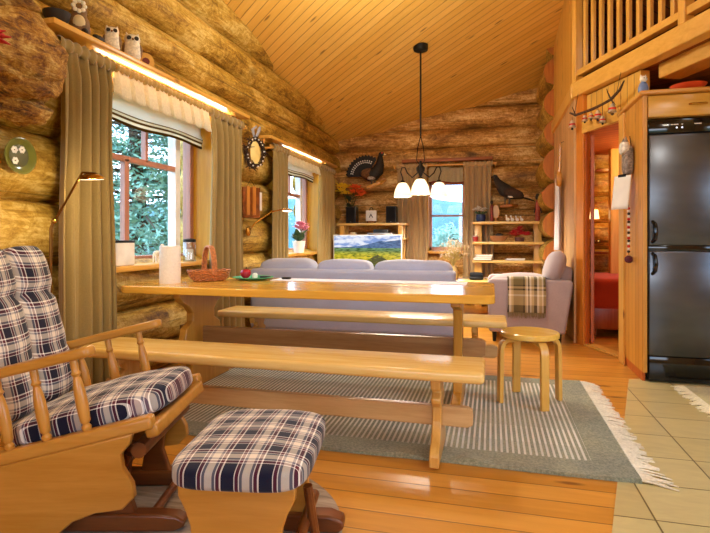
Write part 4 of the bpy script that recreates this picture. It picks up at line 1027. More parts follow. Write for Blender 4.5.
b=MB(); b.lathe([(0,0),(.05,0),(.05,.012),(.02,.025),(0,.025)],20,M=RY); b.build('wall_mount',M_['brass'],wl_)
b=MB(); b.tube([(.02,0,0),(.06,.03,.08),(.16,.24,.215),(.17,.27,.22)],.007,8); b.build('arm',M_['brass'],wl_)
b=MB(); b.tube([(.17,.27,.22),(.24,.43,.255)],.007,8); b.build('arm',M_['brass'],wl_)
lamp_head(wl_,(.25,.47,.235),-6)

# wreath, relief picture and paper between the side windows
wr_=thing('wall_wreath','dark dried wreath around a pale oval plaque between the side windows','wreath',(-2.42,5.05,1.95),R(-32)); rg=random.Random(5)
b=MB()
for k in range(90):
    a=rg.random()*2*PI; r0=rg.uniform(.10,.15); c0=Vector((rg.uniform(-.02,.02),r0*math.cos(a)*.85,r0*math.sin(a)*1.15)); d=Vector((rg.uniform(-.02,.03),-math.sin(a)+rg.gauss(0,.5),math.cos(a)+rg.gauss(0,.5))).normalized()*rg.uniform(.04,.08)
    b.tube([c0-d,c0,c0+d],[.003,.006,.002],5)
b.build('twigs',plain('twig','#3a2414',.9,var=.4,sc=50),wr_)
for k in range(16):
    a=rg.random()*.3+k*.39; b=MB(); b.ball((.022,.12*math.cos(a)*.85,.135*math.sin(a)*1.1),.009,6,4); b.build('berry',M_['white'],wr_,smooth=180)
b=MB(); Mo=RY@Matrix.Diagonal((2.1,1,1,1)); b.lathe([(0,0),(.055,0),(.06,.008),(.05,.014),(0,.016)],28,M=Mo); b.build('plaque',plain('plaque_cream','#e8cc7c',.5),wr_)
b=MB(); 
for k in (-1,1): b.tube([(.0,0,.14),(.02,k*.04,.24),(.02,k*.02+.03,.28)],[.012,.02,.01],8,flat=.4)
b.build('ribbon',plain('ribbon_grey','#9a9aa4',.5),wr_)
rp=thing('relief_picture','brown copper relief picture hanging under the wreath','picture',(-2.43,4.98,1.42),R(-25))
b=MB(); b.rbox(-.012,.012,-.11,.11,-.16,.16,.004,2); b.build('board',plain('copper','#8a4c1c',.35,.5,var=.35,sc=16),rp)
for y in (-.05,.03):
    b=MB(); b.rbox(.010,.020,y-.022,y+.022,-.13,.17,.004,2); b.build('strip',wood('copper_strip','#a8601c','#d08a34','z',.3,1,False) if y<0 else bpy.data.materials['copper_strip'],rp)
b=MB(); b.tube([(0,-.06,.16),(-.005,0,.24),(0,.06,.16)],.003,5); b.build('hanging_cord',M_['iron'],rp)
pc=MB(); pc.rbox(-.004,.004,-.045,.045,-.10,.10,.002,1); o=pc.build('wall_calendar',M_['paper'],loc=(-2.45,5.24,1.45)); tag(o,'narrow white paper hanging beside the copper relief picture','calendar'); b=MB(); b.tube([(0,0,.10),(0,0,.16)],.003,6); b.build('hanger',M_['iron'],o)

# red flower at the very left
rf2=thing('red_flower','big red artificial bloom hung beside the burl log','flower',(-2.0,1.66,1.87)); b=MB(); rg=random.Random(8)
for k in range(5): petals(b,Vector((0,0,.01*k)),.10-.016*k,11,rg,.2+.35*k,.6)
b.build('petals',M_['red'],rf2,smooth=0); b=MB(); b.tube([(0,0,0),(-.05,.02,-.07),(-.09,.03,-.10)],.006,6); b.build('stem',plain('stem_pale','#b8a468',.7),rf2)

# sill things
rt=thing('router','white box with a dark top strip on the window sill','router',(-2.50,3.10,.856)); b=MB(); b.rbox(-.035,.035,-.10,.10,0,.165,.010,3); b.build('case',M_['white'],rt); b=MB(); b.rbox(-.036,.0365,-.10,.10,.160,.178,.004,2); b.build('top_strip',M_['black'],rt)
fg=thing('deer_figurine','small white animal figure between the white box and the glass jar','figurine',(-2.50,3.50,.856)); b=MB(); b.ball((0,0,.075),(.018,.045,.022),12,8); b.tube([(0,.04,.085),(0,.055,.13)],[.013,.009],8); b.ball((0,.066,.137),(.010,.022,.011),10,6); b.build('body',white_clay,fg,smooth=180)
for x in (-.01,.01):
    for y in (-.03,.03):
        b=MB(); b.tube([(x,y,.07),(x*1.2,y,0)],[.007,.004],6); b.build('leg',white_clay,fg)
jr=thing('glass_jar','glass storm jar with dark lid and candle at the right end of the sill','jar',(-2.49,3.93,.856)); b=MB(); b.lathe([(.052,0),(.055,.004),(.055,.15),(.05,.16)],24,cap=False); b.lathe([(0,0),(.052,0),(.052,.006),(0,.006)],24); b.build('glass',glassmat('jar_glass','#eef2f0',.18),jr); b=MB(); b.lathe([(0,.160),(.053,.160),(.053,.182),(.02,.19),(0,.19)],24); b.build('lid',M_['iron'],jr); b=MB(); b.lathe([(0,.006),(.033,.006),(.033,.10),(0,.10)],18); b.build('candle',M_['white'],jr)
oc=thing('potted_flower','pink flowering plant in a white pot on the further window sill','plant',(-2.44,6.40,.856)); oc.scale=(1.3,1.3,1.3); rg=random.Random(2)
b=MB(); b.lathe([(0,0),(.05,0),(.065,.12),(.058,.12),(.05,.02),(0,.02)],20); b.build('pot',M_['white'],oc)
b=MB()
for k in range(15):
    a=k*.7; q_=.6+.4*rg.random(); d=Vector((math.cos(a)*.75,math.sin(a),.25))*q_; h_=.05*rg.random(); b.tube([(0,0,.10),d*.05+Vector((0,0,.13+h_)),d*.13+Vector((0,0,.13+1.6*h_))],[.010,.038,.008],8,flat=.25)
b.build('leaves',plain('orchid_leaf','#3c5c3c',.4),oc); b=MB(); b.tube([(0,0,.1),(.03,.0,.2),(.02,-.03,.27)],.004,6); b.tube([(0,0,.1),(-.0,.05,.2),(.02,.06,.25)],.004,6); b.build('stems',plain('orchid_stem','#5c6a34',.6),oc)
b=MB()
for (y,z) in ((-.03,.27),(-.07,.24),(.06,.25),(.02,.29),(.08,.23),(-.01,.24)): petals(b,Vector((.03,y,z)),.075,6,rg,.8,.9)
b.build('petals',plain('petal_pink','#e88aa0',.6),oc,smooth=0)
# ================================================================ things on the table
tr_=thing('paper_towel_roll','white paper towel roll standing at the window end of the table','paper roll',(-2.14,3.14,.74)); b=MB(); b.lathe([(.020,0),(.068,0),(.070,.005),(.070,.252),(.066,.256),(.020,.256),(.020,0)],32,cap=False); m=plain('towel_paper','#ece6de',.95,var=.05,sc=70); bump(m.node_tree,m.node_tree.nodes['Principled BSDF'],nz(m.node_tree,coords(m.node_tree),60,2),.6,.006); b.build('paper',m,tr_,smooth=40)
b=MB(); b.lathe([(.017,.003),(.0195,.003),(.0195,.255),(.017,.255),(.017,.003)],20,cap=False); b.build('core',plain('card_core','#a88a60',.8),tr_)
wick=plain('wicker','#b4703c',.6,var=.45,sc=70); bk_=thing('basket','small brown wicker basket with a tall hoop handle on the table','basket',(-1.98,3.38,.74),R(50))
b=MB()
for k in range(9):
    z=.008+.0085*k; rr=.72+.28*(k/8)**.6; b.tube([(.155*rr*math.cos(a),.10*rr*math.sin(a),z+.003*math.sin(a*14+k*PI)) for a in [2*PI*i/48 for i in range(49)]],.0055,6,cap=False)
b.lathe([(0,0),(.10,.0),(.11,.01),(0,.012)],24,M=Matrix.Diagonal((1,.66,1,1))); b.build('body',wick,bk_,smooth=60)
b=MB(); 
for dy in (-.012,0,.012): b.tube([(dy,.108*math.copysign(abs(math.cos(a))**.7,math.cos(a)),.05+.20*math.sin(a)) for a in [PI*i/16 for i in range(17)]],.008,7)
b.build('handle',wick,bk_,smooth=60)
gp=thing('plate','flat green plate with an apple on the table','plate',(-1.72,3.56,.742)); b=MB(); b.lathe([(0,0),(.09,0),(.15,.014),(.155,.018),(.148,.02),(.09,.006),(0,.006)],36); b.build('plate',plain('green_glaze','#62bc8c',.25),gp,smooth=50)
ap=thing('apple','red apple lying on the green plate','apple',(-1.78,3.56,.749)); b=MB(); b.lathe([(0,.004),(.018,0),(.036,.018),(.041,.038),(.036,.058),(.016,.068),(0,.062)],20); b.build('flesh',plain('apple_red','#b4182a',.25,var=.3,sc=20),ap,smooth=180); b=MB(); b.tube([(0,0,.06),(.005,0,.085)],.003,5); b.build('stem',M_['iron'],ap)
sh_=MB(); sh_.lathe([(0,0),(.018,0),(.02,.03),(.014,.04),(0,.042)],14); o=sh_.build('salt_shaker',M_['white'],loc=(-1.70,3.55,.749)); tag(o,'small white shaker on the green plate beside the apple','shaker')
kn=MB(); soft(kn,-.045,.045,-.018,.018,0,.016,4,6); o=kn.build('pocket_box',M_['black'],loc=(-1.64,3.60,.750),smooth=180); tag(o,'small black box on the green plate right of the white shaker','box')
rn=MB(); rn.rbox(-1.56,-.16,3.50,3.70,.7405,.744,.0015,1); o=rn.build('table_runner',fabric('runner_linen','#ece8ea',.9,200,.06)); tag(o,'narrow white cloth runner along the far side of the table','table runner')
rc=MB(); soft(rc,-.035,.035,-.02,.02,0,.018,4,6); o=rc.build('pocket_knife',M_['black'],loc=(-1.47,3.60,.744),smooth=180); tag(o,'small black object lying on the white table runner','lighter')

# ================================================================ pendant lamp over the coffee table
CX,CY=-.84,6.37; cz=ceil_z(CX,CY)
pd=thing('pendant_lamp','three armed iron pendant lamp with white glass shades','lamp',(CX,CY,0),YAW)
b=MB(); b.lathe([(0,cz-.065),(.05,cz-.065),(.085,cz-.05),(.09,cz-.02),(.09,cz+.02),(0,cz+.02)],24); b.build('canopy',M_['iron'],pd)
b=MB(); b.tube([(0,0,cz-.06),(0,0,2.30)],.011,8); b.tube([(0,0,2.30),(-.035,0,2.16),(-.05,0,2.0),(0,0,1.93)],.006,6); b.tube([(0,0,2.30),(.035,0,2.16),(.05,0,2.0),(0,0,1.93)],.006,6); b.build('chain',M_['iron'],pd)
b=MB(); b.lathe([(0,1.80),(.02,1.81),(.03,1.85),(.05,1.87),(.055,1.91),(.02,1.95),(.012,1.99),(0,2.0)],16); b.build('hub',M_['iron'],pd)
shade_m=translucent('shade_glass','#fff8ea',.6)
_nt=shade_m.node_tree; _o=_nt.nodes['Material Output']; _pr=_o.inputs[0].links[0].from_socket; _em=N(_nt,'ShaderNodeEmission'); _em.inputs[0].default_value=C('#fff0cc'); _em.inputs[1].default_value=.5; _ad=N(_nt,'ShaderNodeAddShader'); L(_nt,_pr,_ad.inputs[0]); L(_nt,_em.outputs[0],_ad.inputs[1]); L(_nt,_ad.outputs[0],_o.inputs[0])
for k in range(3):
    a=R(-98+120*k); d=Vector((math.cos(a),math.sin(a),0))
    ar=MB(); pts=[d*.03+Vector((0,0,1.86)),d*.12+Vector((0,0,1.80)),d*.19+Vector((0,0,1.86)),d*.225+Vector((0,0,1.93)),d*.27+Vector((0,0,1.935)),d*.29+Vector((0,0,1.88)),d*.26+Vector((0,0,1.80)),d*.26+Vector((0,0,1.755))]
    ar.tube(pts,.008,7); A=ar.build('arm',M_['iron'],pd,smooth=60)
    c=d*.26; s=MB(); s.lathe([(.030,1.745),(.052,1.735),(.075,1.70),(.095,1.655),(.108,1.60),(.112,1.565),(.106,1.563),(.09,1.65),(.05,1.725),(.03,1.735)],28,(c.x,c.y,0),cap=False)
    sh=s.build('shade',shade_m,pd,smooth=180); s=MB(); s.lathe([(0,1.775),(.02,1.772),(.032,1.755),(.034,1.742),(0,1.74)],16,(c.x,c.y,0)); s.build('shade_cap',M_['iron'],sh)

# ================================================================ stuffed birds on the back wall
bird=plain('bird_black','#17130f',.7,var=.5,sc=30); birdbr=plain('bird_brown','#3c2414',.8,var=.5,sc=24); wht=M_['white']
cp_=thing('capercaillie','mounted capercaillie with fanned tail above the television','stuffed bird',(-1.88,8.29,2.02))
b=MB(); b.tube([(-.16,0,.06),(-.08,-.02,.06),(.03,-.03,.07),(.10,-.03,.13),(.13,-.03,.22),(.135,-.03,.31),(.14,-.03,.37)],[.05,.10,.115,.10,.07,.05,.035],16); b.ball((.155,-.03,.39),(.048,.035,.038),14,10); b.build('body',bird,cp_,smooth=180)
b=MB(); b.tube([(.19,-.03,.39),(.235,-.03,.375)],[.018,.003],8); b.build('beak',plain('beak_pale','#e0d4b0',.4),cp_)
b=MB(); b.ball((.17,-.062,.405),(.016,.006,.010),8,5); b.build('eye_patch',M_['red'],cp_,smooth=180)
b=MB()
for k in range(13):
    a=R(78+92*k/12-10); a=R(62+112*k/12); d=Vector((math.cos(a),0,math.sin(a))); s=Vector((-d.z,0,d.x)); o_=Vector((-.12,.02+.002*k,.05))
    P_=[o_+s*.012,o_+d*.2+s*.03,o_+d*.31+s*.038,o_+d*.35,o_+d*.31-s*.038,o_+d*.2-s*.03,o_-s*.012]; q=[p+Vector((0,.006,0)) for p in P_]
    b.add(P_+q,[tuple(range(7)),tuple(range(13,6,-1))]+[(i,7+i,7+(i+1)%7,(i+1)%7) for i in range(7)])
tl=b.build('tail',bird,cp_,smooth=0)
b=MB()
for k in range(13):
    a=R(66+104*k/12); 
    for rr in (.22,.25): b.ball((-.12+rr*math.cos(a),.014,.05+rr*math.sin(a)),(.012,.004,.012),6,4)
b.build('tail_flecks',wht,tl,smooth=180)
b=MB(); b.ball((-.04,-.085,.075),(.14,.05,.085),14,9); b.build('wing',plain('wing_brown','#6a4628',.8,var=.5,sc=30),cp_,smooth=180)
b=MB(); b.ball((.0,-.10,.0),(.07,.04,.035),10,7,0,None,.3,5); b.build('belly',plain('belly_grey','#a89c90',.8,var=.5,sc=40),cp_,smooth=180)
for x in (-.01,.05):
    b=MB(); b.tube([(x,-.06,-.0),(x+.01,-.07,-.10)],[.02,.012],8); b.build('leg',plain('leg_down','#6a5a48',.9) if x<0 else bpy.data.materials['leg_down'],cp_)
b=MB(); b.tube([(-.07,-.08,-.165),(.03,-.07,-.12),(.12,-.05,-.085),(.17,.06,-.04),(.18,.14,-.02)],[.036,.034,.032,.03,.03],10); b.build('branch',M_['pine_x'],cp_)
gr=thing('black_grouse','dark mounted grouse facing the window above the bookshelf','stuffed bird',(.27,8.29,1.74))
b=MB(); b.tube([(.20,0,-.07),(.10,0,-.03),(0,0,0),(-.08,0,.05),(-.14,0,.12),(-.185,0,.19),(-.20,0,.235)],[.03,.075,.10,.10,.075,.048,.034],16); b.ball((-.215,0,.25),(.04,.03,.034),12,9); b.build('body',plain('grouse_dark','#2a2320',.75,var=.5,sc=26),gr,smooth=180)
b=MB(); b.tube([(-.25,0,.252),(-.275,0,.242)],[.012,.003],8); b.build('beak',M_['black'],gr)
b=MB(); b.tube([(.17,0,-.07),(.28,.01,-.10),(.37,.02,-.135)],[.035,.04,.012],10,flat=.35); b.build('tail',bird,gr,smooth=180)
b=MB(); b.ball((.05,-.09,.0),(.15,.025,.065),14,9,M=Matrix.Rotation(R(12),4,'Y')); b.build('wing',birdbr,gr,smooth=180)
b=MB(); b.ball((.02,-.085,-.06),(.05,.02,.022),10,6); b.build('wing_bar',wht,gr,smooth=180)
for x in (-.06,.0):
    b=MB(); b.tube([(x,-.02,-.06),(x-.01,-.03,-.185)],[.02,.010],8); b.build('leg',bpy.data.materials['leg_down'],gr)
b=MB(); b.tube([(-.14,-.03,-.205),(.02,-.03,-.20),(.09,.06,-.19),(.11,.14,-.18)],[.022,.026,.026,.026],10); b.build('branch',M_['log_end'],gr)

# ================================================================ things on the bookshelf
rg=random.Random(12)
vf=thing('flower_pot','white blooms in a dark blue pot on top of the bookshelf','plant',(-.155,8.13,1.297)); b=MB(); b.lathe([(0,0),(.06,0),(.075,.05),(.07,.11),(.062,.11),(.05,.02),(0,.02)],20); b.build('pot',plain('blue_pot','#24305c',.25),vf)
b=MB(); 
for k in range(24): a=rg.random()*6.28; q=rg.random()**.5; petals(b,Vector((.12*q*math.cos(a),.08*q*math.sin(a),.16+.06*(1-q)+rg.random()*.03)),.035,5,rg,.7,.9)
b.build('blooms',M_['white'],vf,smooth=0); b=MB()
for k in range(10): a=k*.63; b.tube([(0,0,.09),(.09*math.cos(a),.06*math.sin(a),.15)],[.006,.014],6)
b.build('leaves',plain('pot_leaf','#4a5c34',.6),vf)
fan=thing('wooden_paddle','upright pale oval wooden paddle on the bookshelf beside the blue pot','ornament',(.065,8.14,1.297)); b=MB(); b.lathe([(0,-.012),(.05,-.012),(.055,0),(.05,.012),(0,.012)],24,M=Matrix.Translation((0,0,.15))@Matrix.Rotation(R(90),4,'X')@Matrix.Diagonal((1,1.9,1,1))); b.build('blade',M_['bench_z'],fan); b=MB(); b.tube([(0,0,.0),(0,0,.06)],.012,8); b.build('stem',M_['bench_z'],fan); b=MB(); b.lathe([(0,0),(.035,0),(.035,.012),(0,.012)],16); b.build('base',M_['bench_z'],fan)
dl=thing('carved_doll','slim dark red carved figure left of the pale wooden paddle','figurine',(.005,8.03,1.297)); b=MB(); b.lathe([(0,0),(.028,0),(.024,.10),(.018,.18),(.022,.22),(.012,.25),(0,.26)],12); b.build('body',plain('doll_red','#7a2a20',.6,var=.4,sc=40),dl); b=MB(); b.ball((0,0,.285),(.022,.022,.028),10,8); b.build('head',dark_clay,dl,smooth=180)
d2=thing('carved_doll','carved figure with dark head at the right end of the bookshelf top','figurine',(.66,8.10,1.297)); b=MB(); b.lathe([(0,0),(.035,0),(.034,.12),(.045,.20),(.03,.28),(.02,.31),(0,.32)],12); b.build('body',plain('doll_rust','#a0452c',.6,var=.4,sc=40),d2); b=MB(); b.ball((0,0,.36),(.035,.035,.05),10,8); b.build('head',dark_clay,d2,smooth=180)
for x in (-.03,.03):
    b=MB(); b.tube([(x,-.01,.22),(x*1.7,-.03,.12)],[.013,.008],6); b.build('arm',dark_clay,d2)
lab=['first','second','third','fourth']
for k,(x,s) in enumerate(((.235,1.0),(.30,.9),(.37,.85),(.435,.8))):
    t=thing('white_bird_figurine','%s from the left of four small white birds on the bookshelf top'%lab[k],'figurine',(x,8.06,1.297),R(-20),'small white birds on the bookshelf'); t.scale=(s,)*3
    b=MB(); b.ball((0,0,.028),(.030,.018,.028),10,8); b.tube([(-.016,0,.04),(-.02,0,.082)],[.014,.009],8); b.ball((-.025,0,.088),(.015,.011,.012),8,6); b.build('body',M_['white'],t,smooth=180)
    b=MB(); b.tube([(-.036,0,.088),(-.048,0,.086)],[.004,.001],5); b.build('beak',M_['brass'],t)
rp_=thing('candle_cup','small red and white cup at the left of the middle shelf','cup',(-.235,8.04,.9975)); b=MB(); b.lathe([(0,0),(.035,0),(.045,.075),(.038,.075),(.03,.01),(0,.01)],16); b.build('cup',plain('cup_red','#b83a34',.3),rp_); b=MB(); b.lathe([(0,.05),(.035,.05),(.035,.085),(0,.09)],14); b.build('candle',M_['white'],rp_)
bo_=thing('wooden_bowl','wide brown wooden bowl with a dark lump in it, middle shelf','bowl',(.10,8.06,.9975)); b=MB(); b.lathe([(0,0),(.08,0),(.13,.05),(.145,.085),(.137,.085),(.115,.045),(0,.015)],28); b.build('bowl',wood('bowl_wood','#8a5a38','#b07c54','x',.4,1,False),bo_)
lm=MB(); lm.ball((0,0,.05),(.06,.05,.042),14,9,0,None,.3,4); o=lm.build('dark_stone',dark_clay,loc=(.11,8.06,1.032),smooth=180); tag(o,'dark lump lying in the brown wooden bowl on the bookshelf','stone')
pn=thing('poinsettia','bright red leafy flower cluster on the middle shelf','flower',(.40,8.02,.9975)); pn.scale=(1.3,1.0,1.35); b=MB()
for k in range(22): a=rg.random()*6.28; q=rg.random()**.6; petals(b,Vector((.085*q*math.cos(a),.055*q*math.sin(a),.06+.08*(1-q)+rg.random()*.02)),.06,6,rg,.6,.6)
b.build('petals',M_['red'],pn,smooth=0); b=MB(); b.lathe([(0,0),(.05,0),(.055,.045),(0,.05)],14); b.build('pot',plain('pot_dark','#4c2018',.6),pn)
for k,(c_,w_) in enumerate((('#e8e0cc',.26),('#b89878',.25),('#f0ece0',.24))):
    t=thing('book','%s book of the flat pile at the left of the third shelf'%['lowest pale','middle tan','topmost white'][k],'book',(-.13+.01*k,8.03,.7225+.027*k),R(2*k),'books on the third shelf'); b=MB(); b.rbox(-w_/2,w_/2,-.09,.09,.0,.004,.001,1); b.rbox(-w_/2,w_/2,-.09,.09,.022,.026,.001,1); b.rbox(-w_/2,-w_/2+.004,-.09,.09,.002,.024,.001,1); b.build('cover',plain('cover_'+c_[1:],c_,.5),t); b=MB(); b.box(-w_/2+.004,w_/2-.004,-.086,.086,.004,.022); b.build('pages',M_['paper'],t,smooth=0)
for k in range(2):
    b=MB(); b.rbox(-.13,.13,-.10,.10,0,.012,.002,1); o=b.build('magazine',[plain('mag_grey','#c8ccd4',.4),M_['paper']][k],loc=(.33+.02*k,8.06,.722+.0125*k),rz=R(5-9*k)); tag(o,['grey covered magazine under the white one on the third shelf','white magazine lying on the grey one on the third shelf'][k],'magazine','magazines on the third shelf')
b=MB(); b.rbox(-.15,.15,-.11,.11,0,.03,.003,1); o=b.build('magazine_pile',M_['paper'],loc=(-.12,8.0,.4225)); tag(o,'thick white catalogue on the lowest shelf behind the coffee table','catalogue')

# ================================================================ fridge in its cabinet
steel,nt_,b_=new_mat('brushed_steel'); v_=coords(nt_,(1,1,3)); f_=nz(nt_,v_,2,3); L(nt_,ramp(nt_,f_,[(.3,C('#4c4e52')),(.7,C('#5e6064'))]),b_.inputs['Base Color']); b_.inputs['Metallic'].default_value=.8; b_.inputs['Roughness'].default_value=.24
wv=nz(nt_,coords(nt_,(1,1,1)),2.2,2); bump(nt_,b_,wv,.06,.05)
fr_=thing('fridge','tall black and stainless steel fridge freezer','fridge',(1.40,4.2,0))
b=MB(); b.rbox(-.295,.295,.035,.63,.02,1.905,.006,2); b.build('body',M_['black'],fr_)
gloss=plain('gloss_black','#0c0c0e',.08)
ud=MB(); ud.rbox(-.297,.297,-.012,.034,.995,1.80,.012,3); u_=ud.build('door',steel,fr_)
ld=MB(); ld.rbox(-.297,.297,-.012,.034,.195,.958,.012,3); l_=ld.build('door',steel,fr_)
for d_,z0,z1 in ((u_,1.02,1.17),(l_,.79,.94)):
    h=MB(); h.tube([(-.272,-.010,z0),(-.262,-.045,z0+.02),(-.258,-.055,(z0+z1)/2),(-.262,-.045,z1-.02),(-.272,-.010,z1)],.012,8); h.build('handle',gloss,d_)
    h=MB(); h.rbox(-.299,-.272,-.0145,.02,z0-.2,z1+.2,.004,2); h.build('edge_strip',M_['black'],d_) if False else None
b=MB(); b.rbox(-.297,.297,-.004,.034,.955,.998,.004,2); b.build('divider',gloss,fr_)
b=MB(); b.rbox(-.297,.297,-.008,.034,1.805,1.905,.004,2); cpnl=b.build('control_panel',gloss,fr_)
for x,w_ in ((-.19,.03),(-.145,.012),(-.12,.03),(-.08,.010),(.02,.045)):
    b=MB(); b.box(x-w_/2,x+w_/2,-.0095,-.0075,1.862,1.868); b.build('display_mark',M_['white'],cpnl,smooth=0)
for x in (-.115,-.08):
    b=MB(); b.tube([(x,-.007,1.842),(x,-.010,1.842)],.006,10); b.build('indicator',emit('indicator_glow','#e8f0ff',1.0) if x<-.1 else bpy.data.materials['indicator_glow'],cpnl)
b=MB(); b.rbox(-.29,.29,.0,.04,.015,.19,.004,2); b.build('plinth',gloss,fr_)
cab=thing('fridge_cabinet','yellow pine cabinet surround with a shallow cupboard over the fridge','cabinet',(1.40,4.2,0))
m_side=boards('cabinet_boards','#c4842c','#d89c40',Vector((0,1,0)),Vector((0,0,1)),.095,.35,'#7a4410',.04,'#5c2e0a')
b=MB(); b.rbox(-.335,-.305,-.01,.66,.07,2.085,.003,1); b.build('side_panel',m_side,cab)
b=MB(); b.rbox(.305,.335,-.01,.80,.0,2.085,.003,1); b.build('side_panel',m_side,cab)
b=MB(); b.rbox(-.328,-.308,.03,.66,.0,.07,.003,1); b.build('plinth',M_['redwood'],cab)
b=MB(); b.rbox(-.350,-.334,.50,.665,.0,2.085,.003,1); b.build('edge_trim',M_['pine_z'],cab)
b=MB(); b.rbox(-.305,.305,.01,.60,1.92,2.085,.003,1); b.build('carcass',M_['pine_x'],cab)
b=MB(); b.rbox(-.300,.302,-.012,.01,1.925,2.08,.005,2); dd=b.build('cupboard_door',wood('cab_door','#cc9438','#dca848','x',.25,1,False),cab)
b=MB(); b.tube([(.02-.055,-.012,2.005),(.02-.045,-.034,2.003),(.02,-.040,2.001),(.02+.045,-.034,2.003),(.02+.055,-.012,2.005)],.007,8); b.build('handle',M_['brass'],dd)
b=MB(); b.rbox(-.36,.36,-.04,.69,2.087,2.117,.008,2); b.build('cornice',M_['pine_x'],cab)
tb_=MB(); tb_.box(1.02,1.062,4.60,5.02,0,2.09) if False else None
# things on the cabinet top
ct_=thing('cat_figurine','small blue and white cat figure on the cabinet corner','figurine',(1.075,4.22,2.117),R(-70)); b=MB(); b.lathe([(0,0),(.032,.002),(.036,.03),(.026,.06),(.02,.072),(0,.075)],14); b.build('body',plain('cat_blue','#6a80b0',.5),ct_,smooth=60); b=MB(); b.ball((.004,0,.095),(.024,.026,.024),12,9)
for s_ in (-1,1): b.tube([(.0,s_*.014,.108),(0,s_*.020,.130)],[.010,.001],6)
b.build('head',M_['white'],ct_,smooth=60)
for s_ in (-1,1):
    b=MB(); b.ball((.026,s_*.010,.098),.004,6,4); b.build('eye',M_['black'],ct_,smooth=180)
rb=thing('serving_bowl','orange red bowl on top of the fridge cabinet','bowl',(1.40,4.32,2.117)); b=MB(); b.lathe([(0,0),(.05,0),(.10,.03),(.12,.055),(.113,.055),(.09,.03),(0,.012)],24); b.build('bowl',plain('bowl_orange','#d8542c',.3),rb)
pp=MB(); pp.rbox(-.09,.09,-.06,.06,0,.008,.002,1); o=pp.build('paper_stack',M_['paper'],loc=(1.22,4.27,2.117),rz=R(8)); tag(o,'flat white papers on the cabinet top between cat and bowl','paper')
# things hanging on the cabinet side
mt=thing('oven_mitt','fluffy grey and white cat shaped cloth hanging on the cabinet side','oven mitt',(1.055,4.47,1.66)); fur=plain('fur_grey','#8c8078',.95,var=.6,sc=45)
b=MB(); soft(b,-.060,.008,-.07,.07,-.12,.11,4,10); b.build('cloth',fur,mt,smooth=180); b=MB(); soft(b,-.085,-.020,-.075,.055,.04,.14,3,10); b.build('cat_face',plain('fur_white','#e6dfd6',.95,var=.3,sc=40),mt,smooth=180)
for y in (-.05,.03):
    b=MB(); b.tube([(-.05,y,.13),(-.05,y,.175)],[.018,.002],7); b.build('ear',fur,mt)
b=MB(); b.tube([(-.0,0,.10),(-.004,.03,.19)],.004,6); b.build('hanging_loop',M_['iron'],mt)
nt2=MB(); nt2.grid(lambda u,v:(-.006-.012*(1-v)*math.sin(u*PI),-.075+.15*u+.03*(1-v),-.13+.26*v),10,8); o=nt2.build('notepad',M_['paper'],loc=(.995,4.45,1.405),rz=R(38),smooth=180,solid=.006); tag(o,'white sheet hanging below the cat shaped cloth','notepad'); b=MB(); b.box(-.012,-.004,-.03,.04,.12,.14); b.build('clip',M_['iron'],o,smooth=0)
bd=thing('bead_string','string of red, white and black beads hanging on the cabinet side','bead string',(1.030,4.44,1.28)); cols=[M_['red'],M_['white'],dark_clay]
b=MB(); b.tube([(0,0,.03),(0,0,-.36)],.002,5); b.build('cord',M_['iron'],bd)
for k in range(17):
    b=MB(); b.ball((0,.003*math.sin(k*2),.0-.021*k),(.0115,.0115,.010),10,7); b.build('bead',cols[(0,1,2,1,0,2,1)[k%7]],bd,smooth=180)
b=MB(); b.ball((0,0,-.395),.030,12,9,0,None,.2,6); b.build('pompom',plain('pompom','#5a2430',.9,var=.5,sc=60),bd,smooth=180)

# ================================================================ branch with hanging ornaments
def Q(t,z,n=-.10): v=E(t,n); return Vector((v.x,v.y,z))
br_=thing('hanging_branch','crooked twig hung under the loft beam over the doorway','branch',(0,0,0)); b=MB(); pts=[Q(.02,2.29),Q(.12,2.245),Q(.25,2.24),Q(.40,2.235),Q(.55,2.24),Q(.68,2.25),Q(.80,2.30),Q(.86,2.36)]
b.tube(pts,[.008,.013,.012,.014,.012,.013,.012,.006],8); b.tube([pts[1],Q(.06,2.34)],[.008,.003],6); b.tube([pts[5],Q(.74,2.19)],[.008,.003],6); b.tube([pts[5],Q(.63,2.33),Q(.62,2.36)],[.008,.005,.003],6); b.build('twig',plain('twig_dark','#4a3020',.9,var=.4,sc=40),br_)
b=MB(); b.tube([Q(.10,2.245),Q(.10,2.46,-.062)],.0025,5); b.tube([Q(.76,2.285),Q(.76,2.46,-.062)],.0025,5); b.build('cords',M_['iron'],br_)
wh=['nearest the corner post','second from the corner post','third from the corner post','at the middle of the twig, upper','lowest, under the middle of the twig','nearest the fridge cabinet']
for k,(t_,z,s) in enumerate(((.06,2.225,1.25),(.28,2.222,1.0),(.38,2.218,.95),(.49,2.22,1.3),(.56,2.15,1.05),(.70,2.225,1.3))):
    o=thing('hanging_bell','small silver and red striped bell '+wh[k],'ornament',Q(t_,z),YAW,'bells on the hanging twig'); o.scale=(s,)*3
    b=MB(); b.lathe([(0,-.012),(.010,-.014),(.018,-.030),(.022,-.055),(.030,-.070),(.026,-.072),(0,-.03)],14); b.build('bell',plain('bell_silver','#c8c4c0',.3,.7) if k==0 else bpy.data.materials['bell_silver'],o)
    b=MB(); b.lathe([(.0195,-.040),(.0225,-.040),(.0245,-.052),(.0215,-.052)],14,cap=False); b.build('band',M_['red'],o)
    b=MB(); b.ball((0,0,-.080),.010,8,6); b.build('clapper',dark_clay,o,smooth=180); b=MB(); b.tube([(0,0,-.012),(0,0,.012 if k!=4 else .075)],.002,5); b.build('loop',M_['iron'],o)

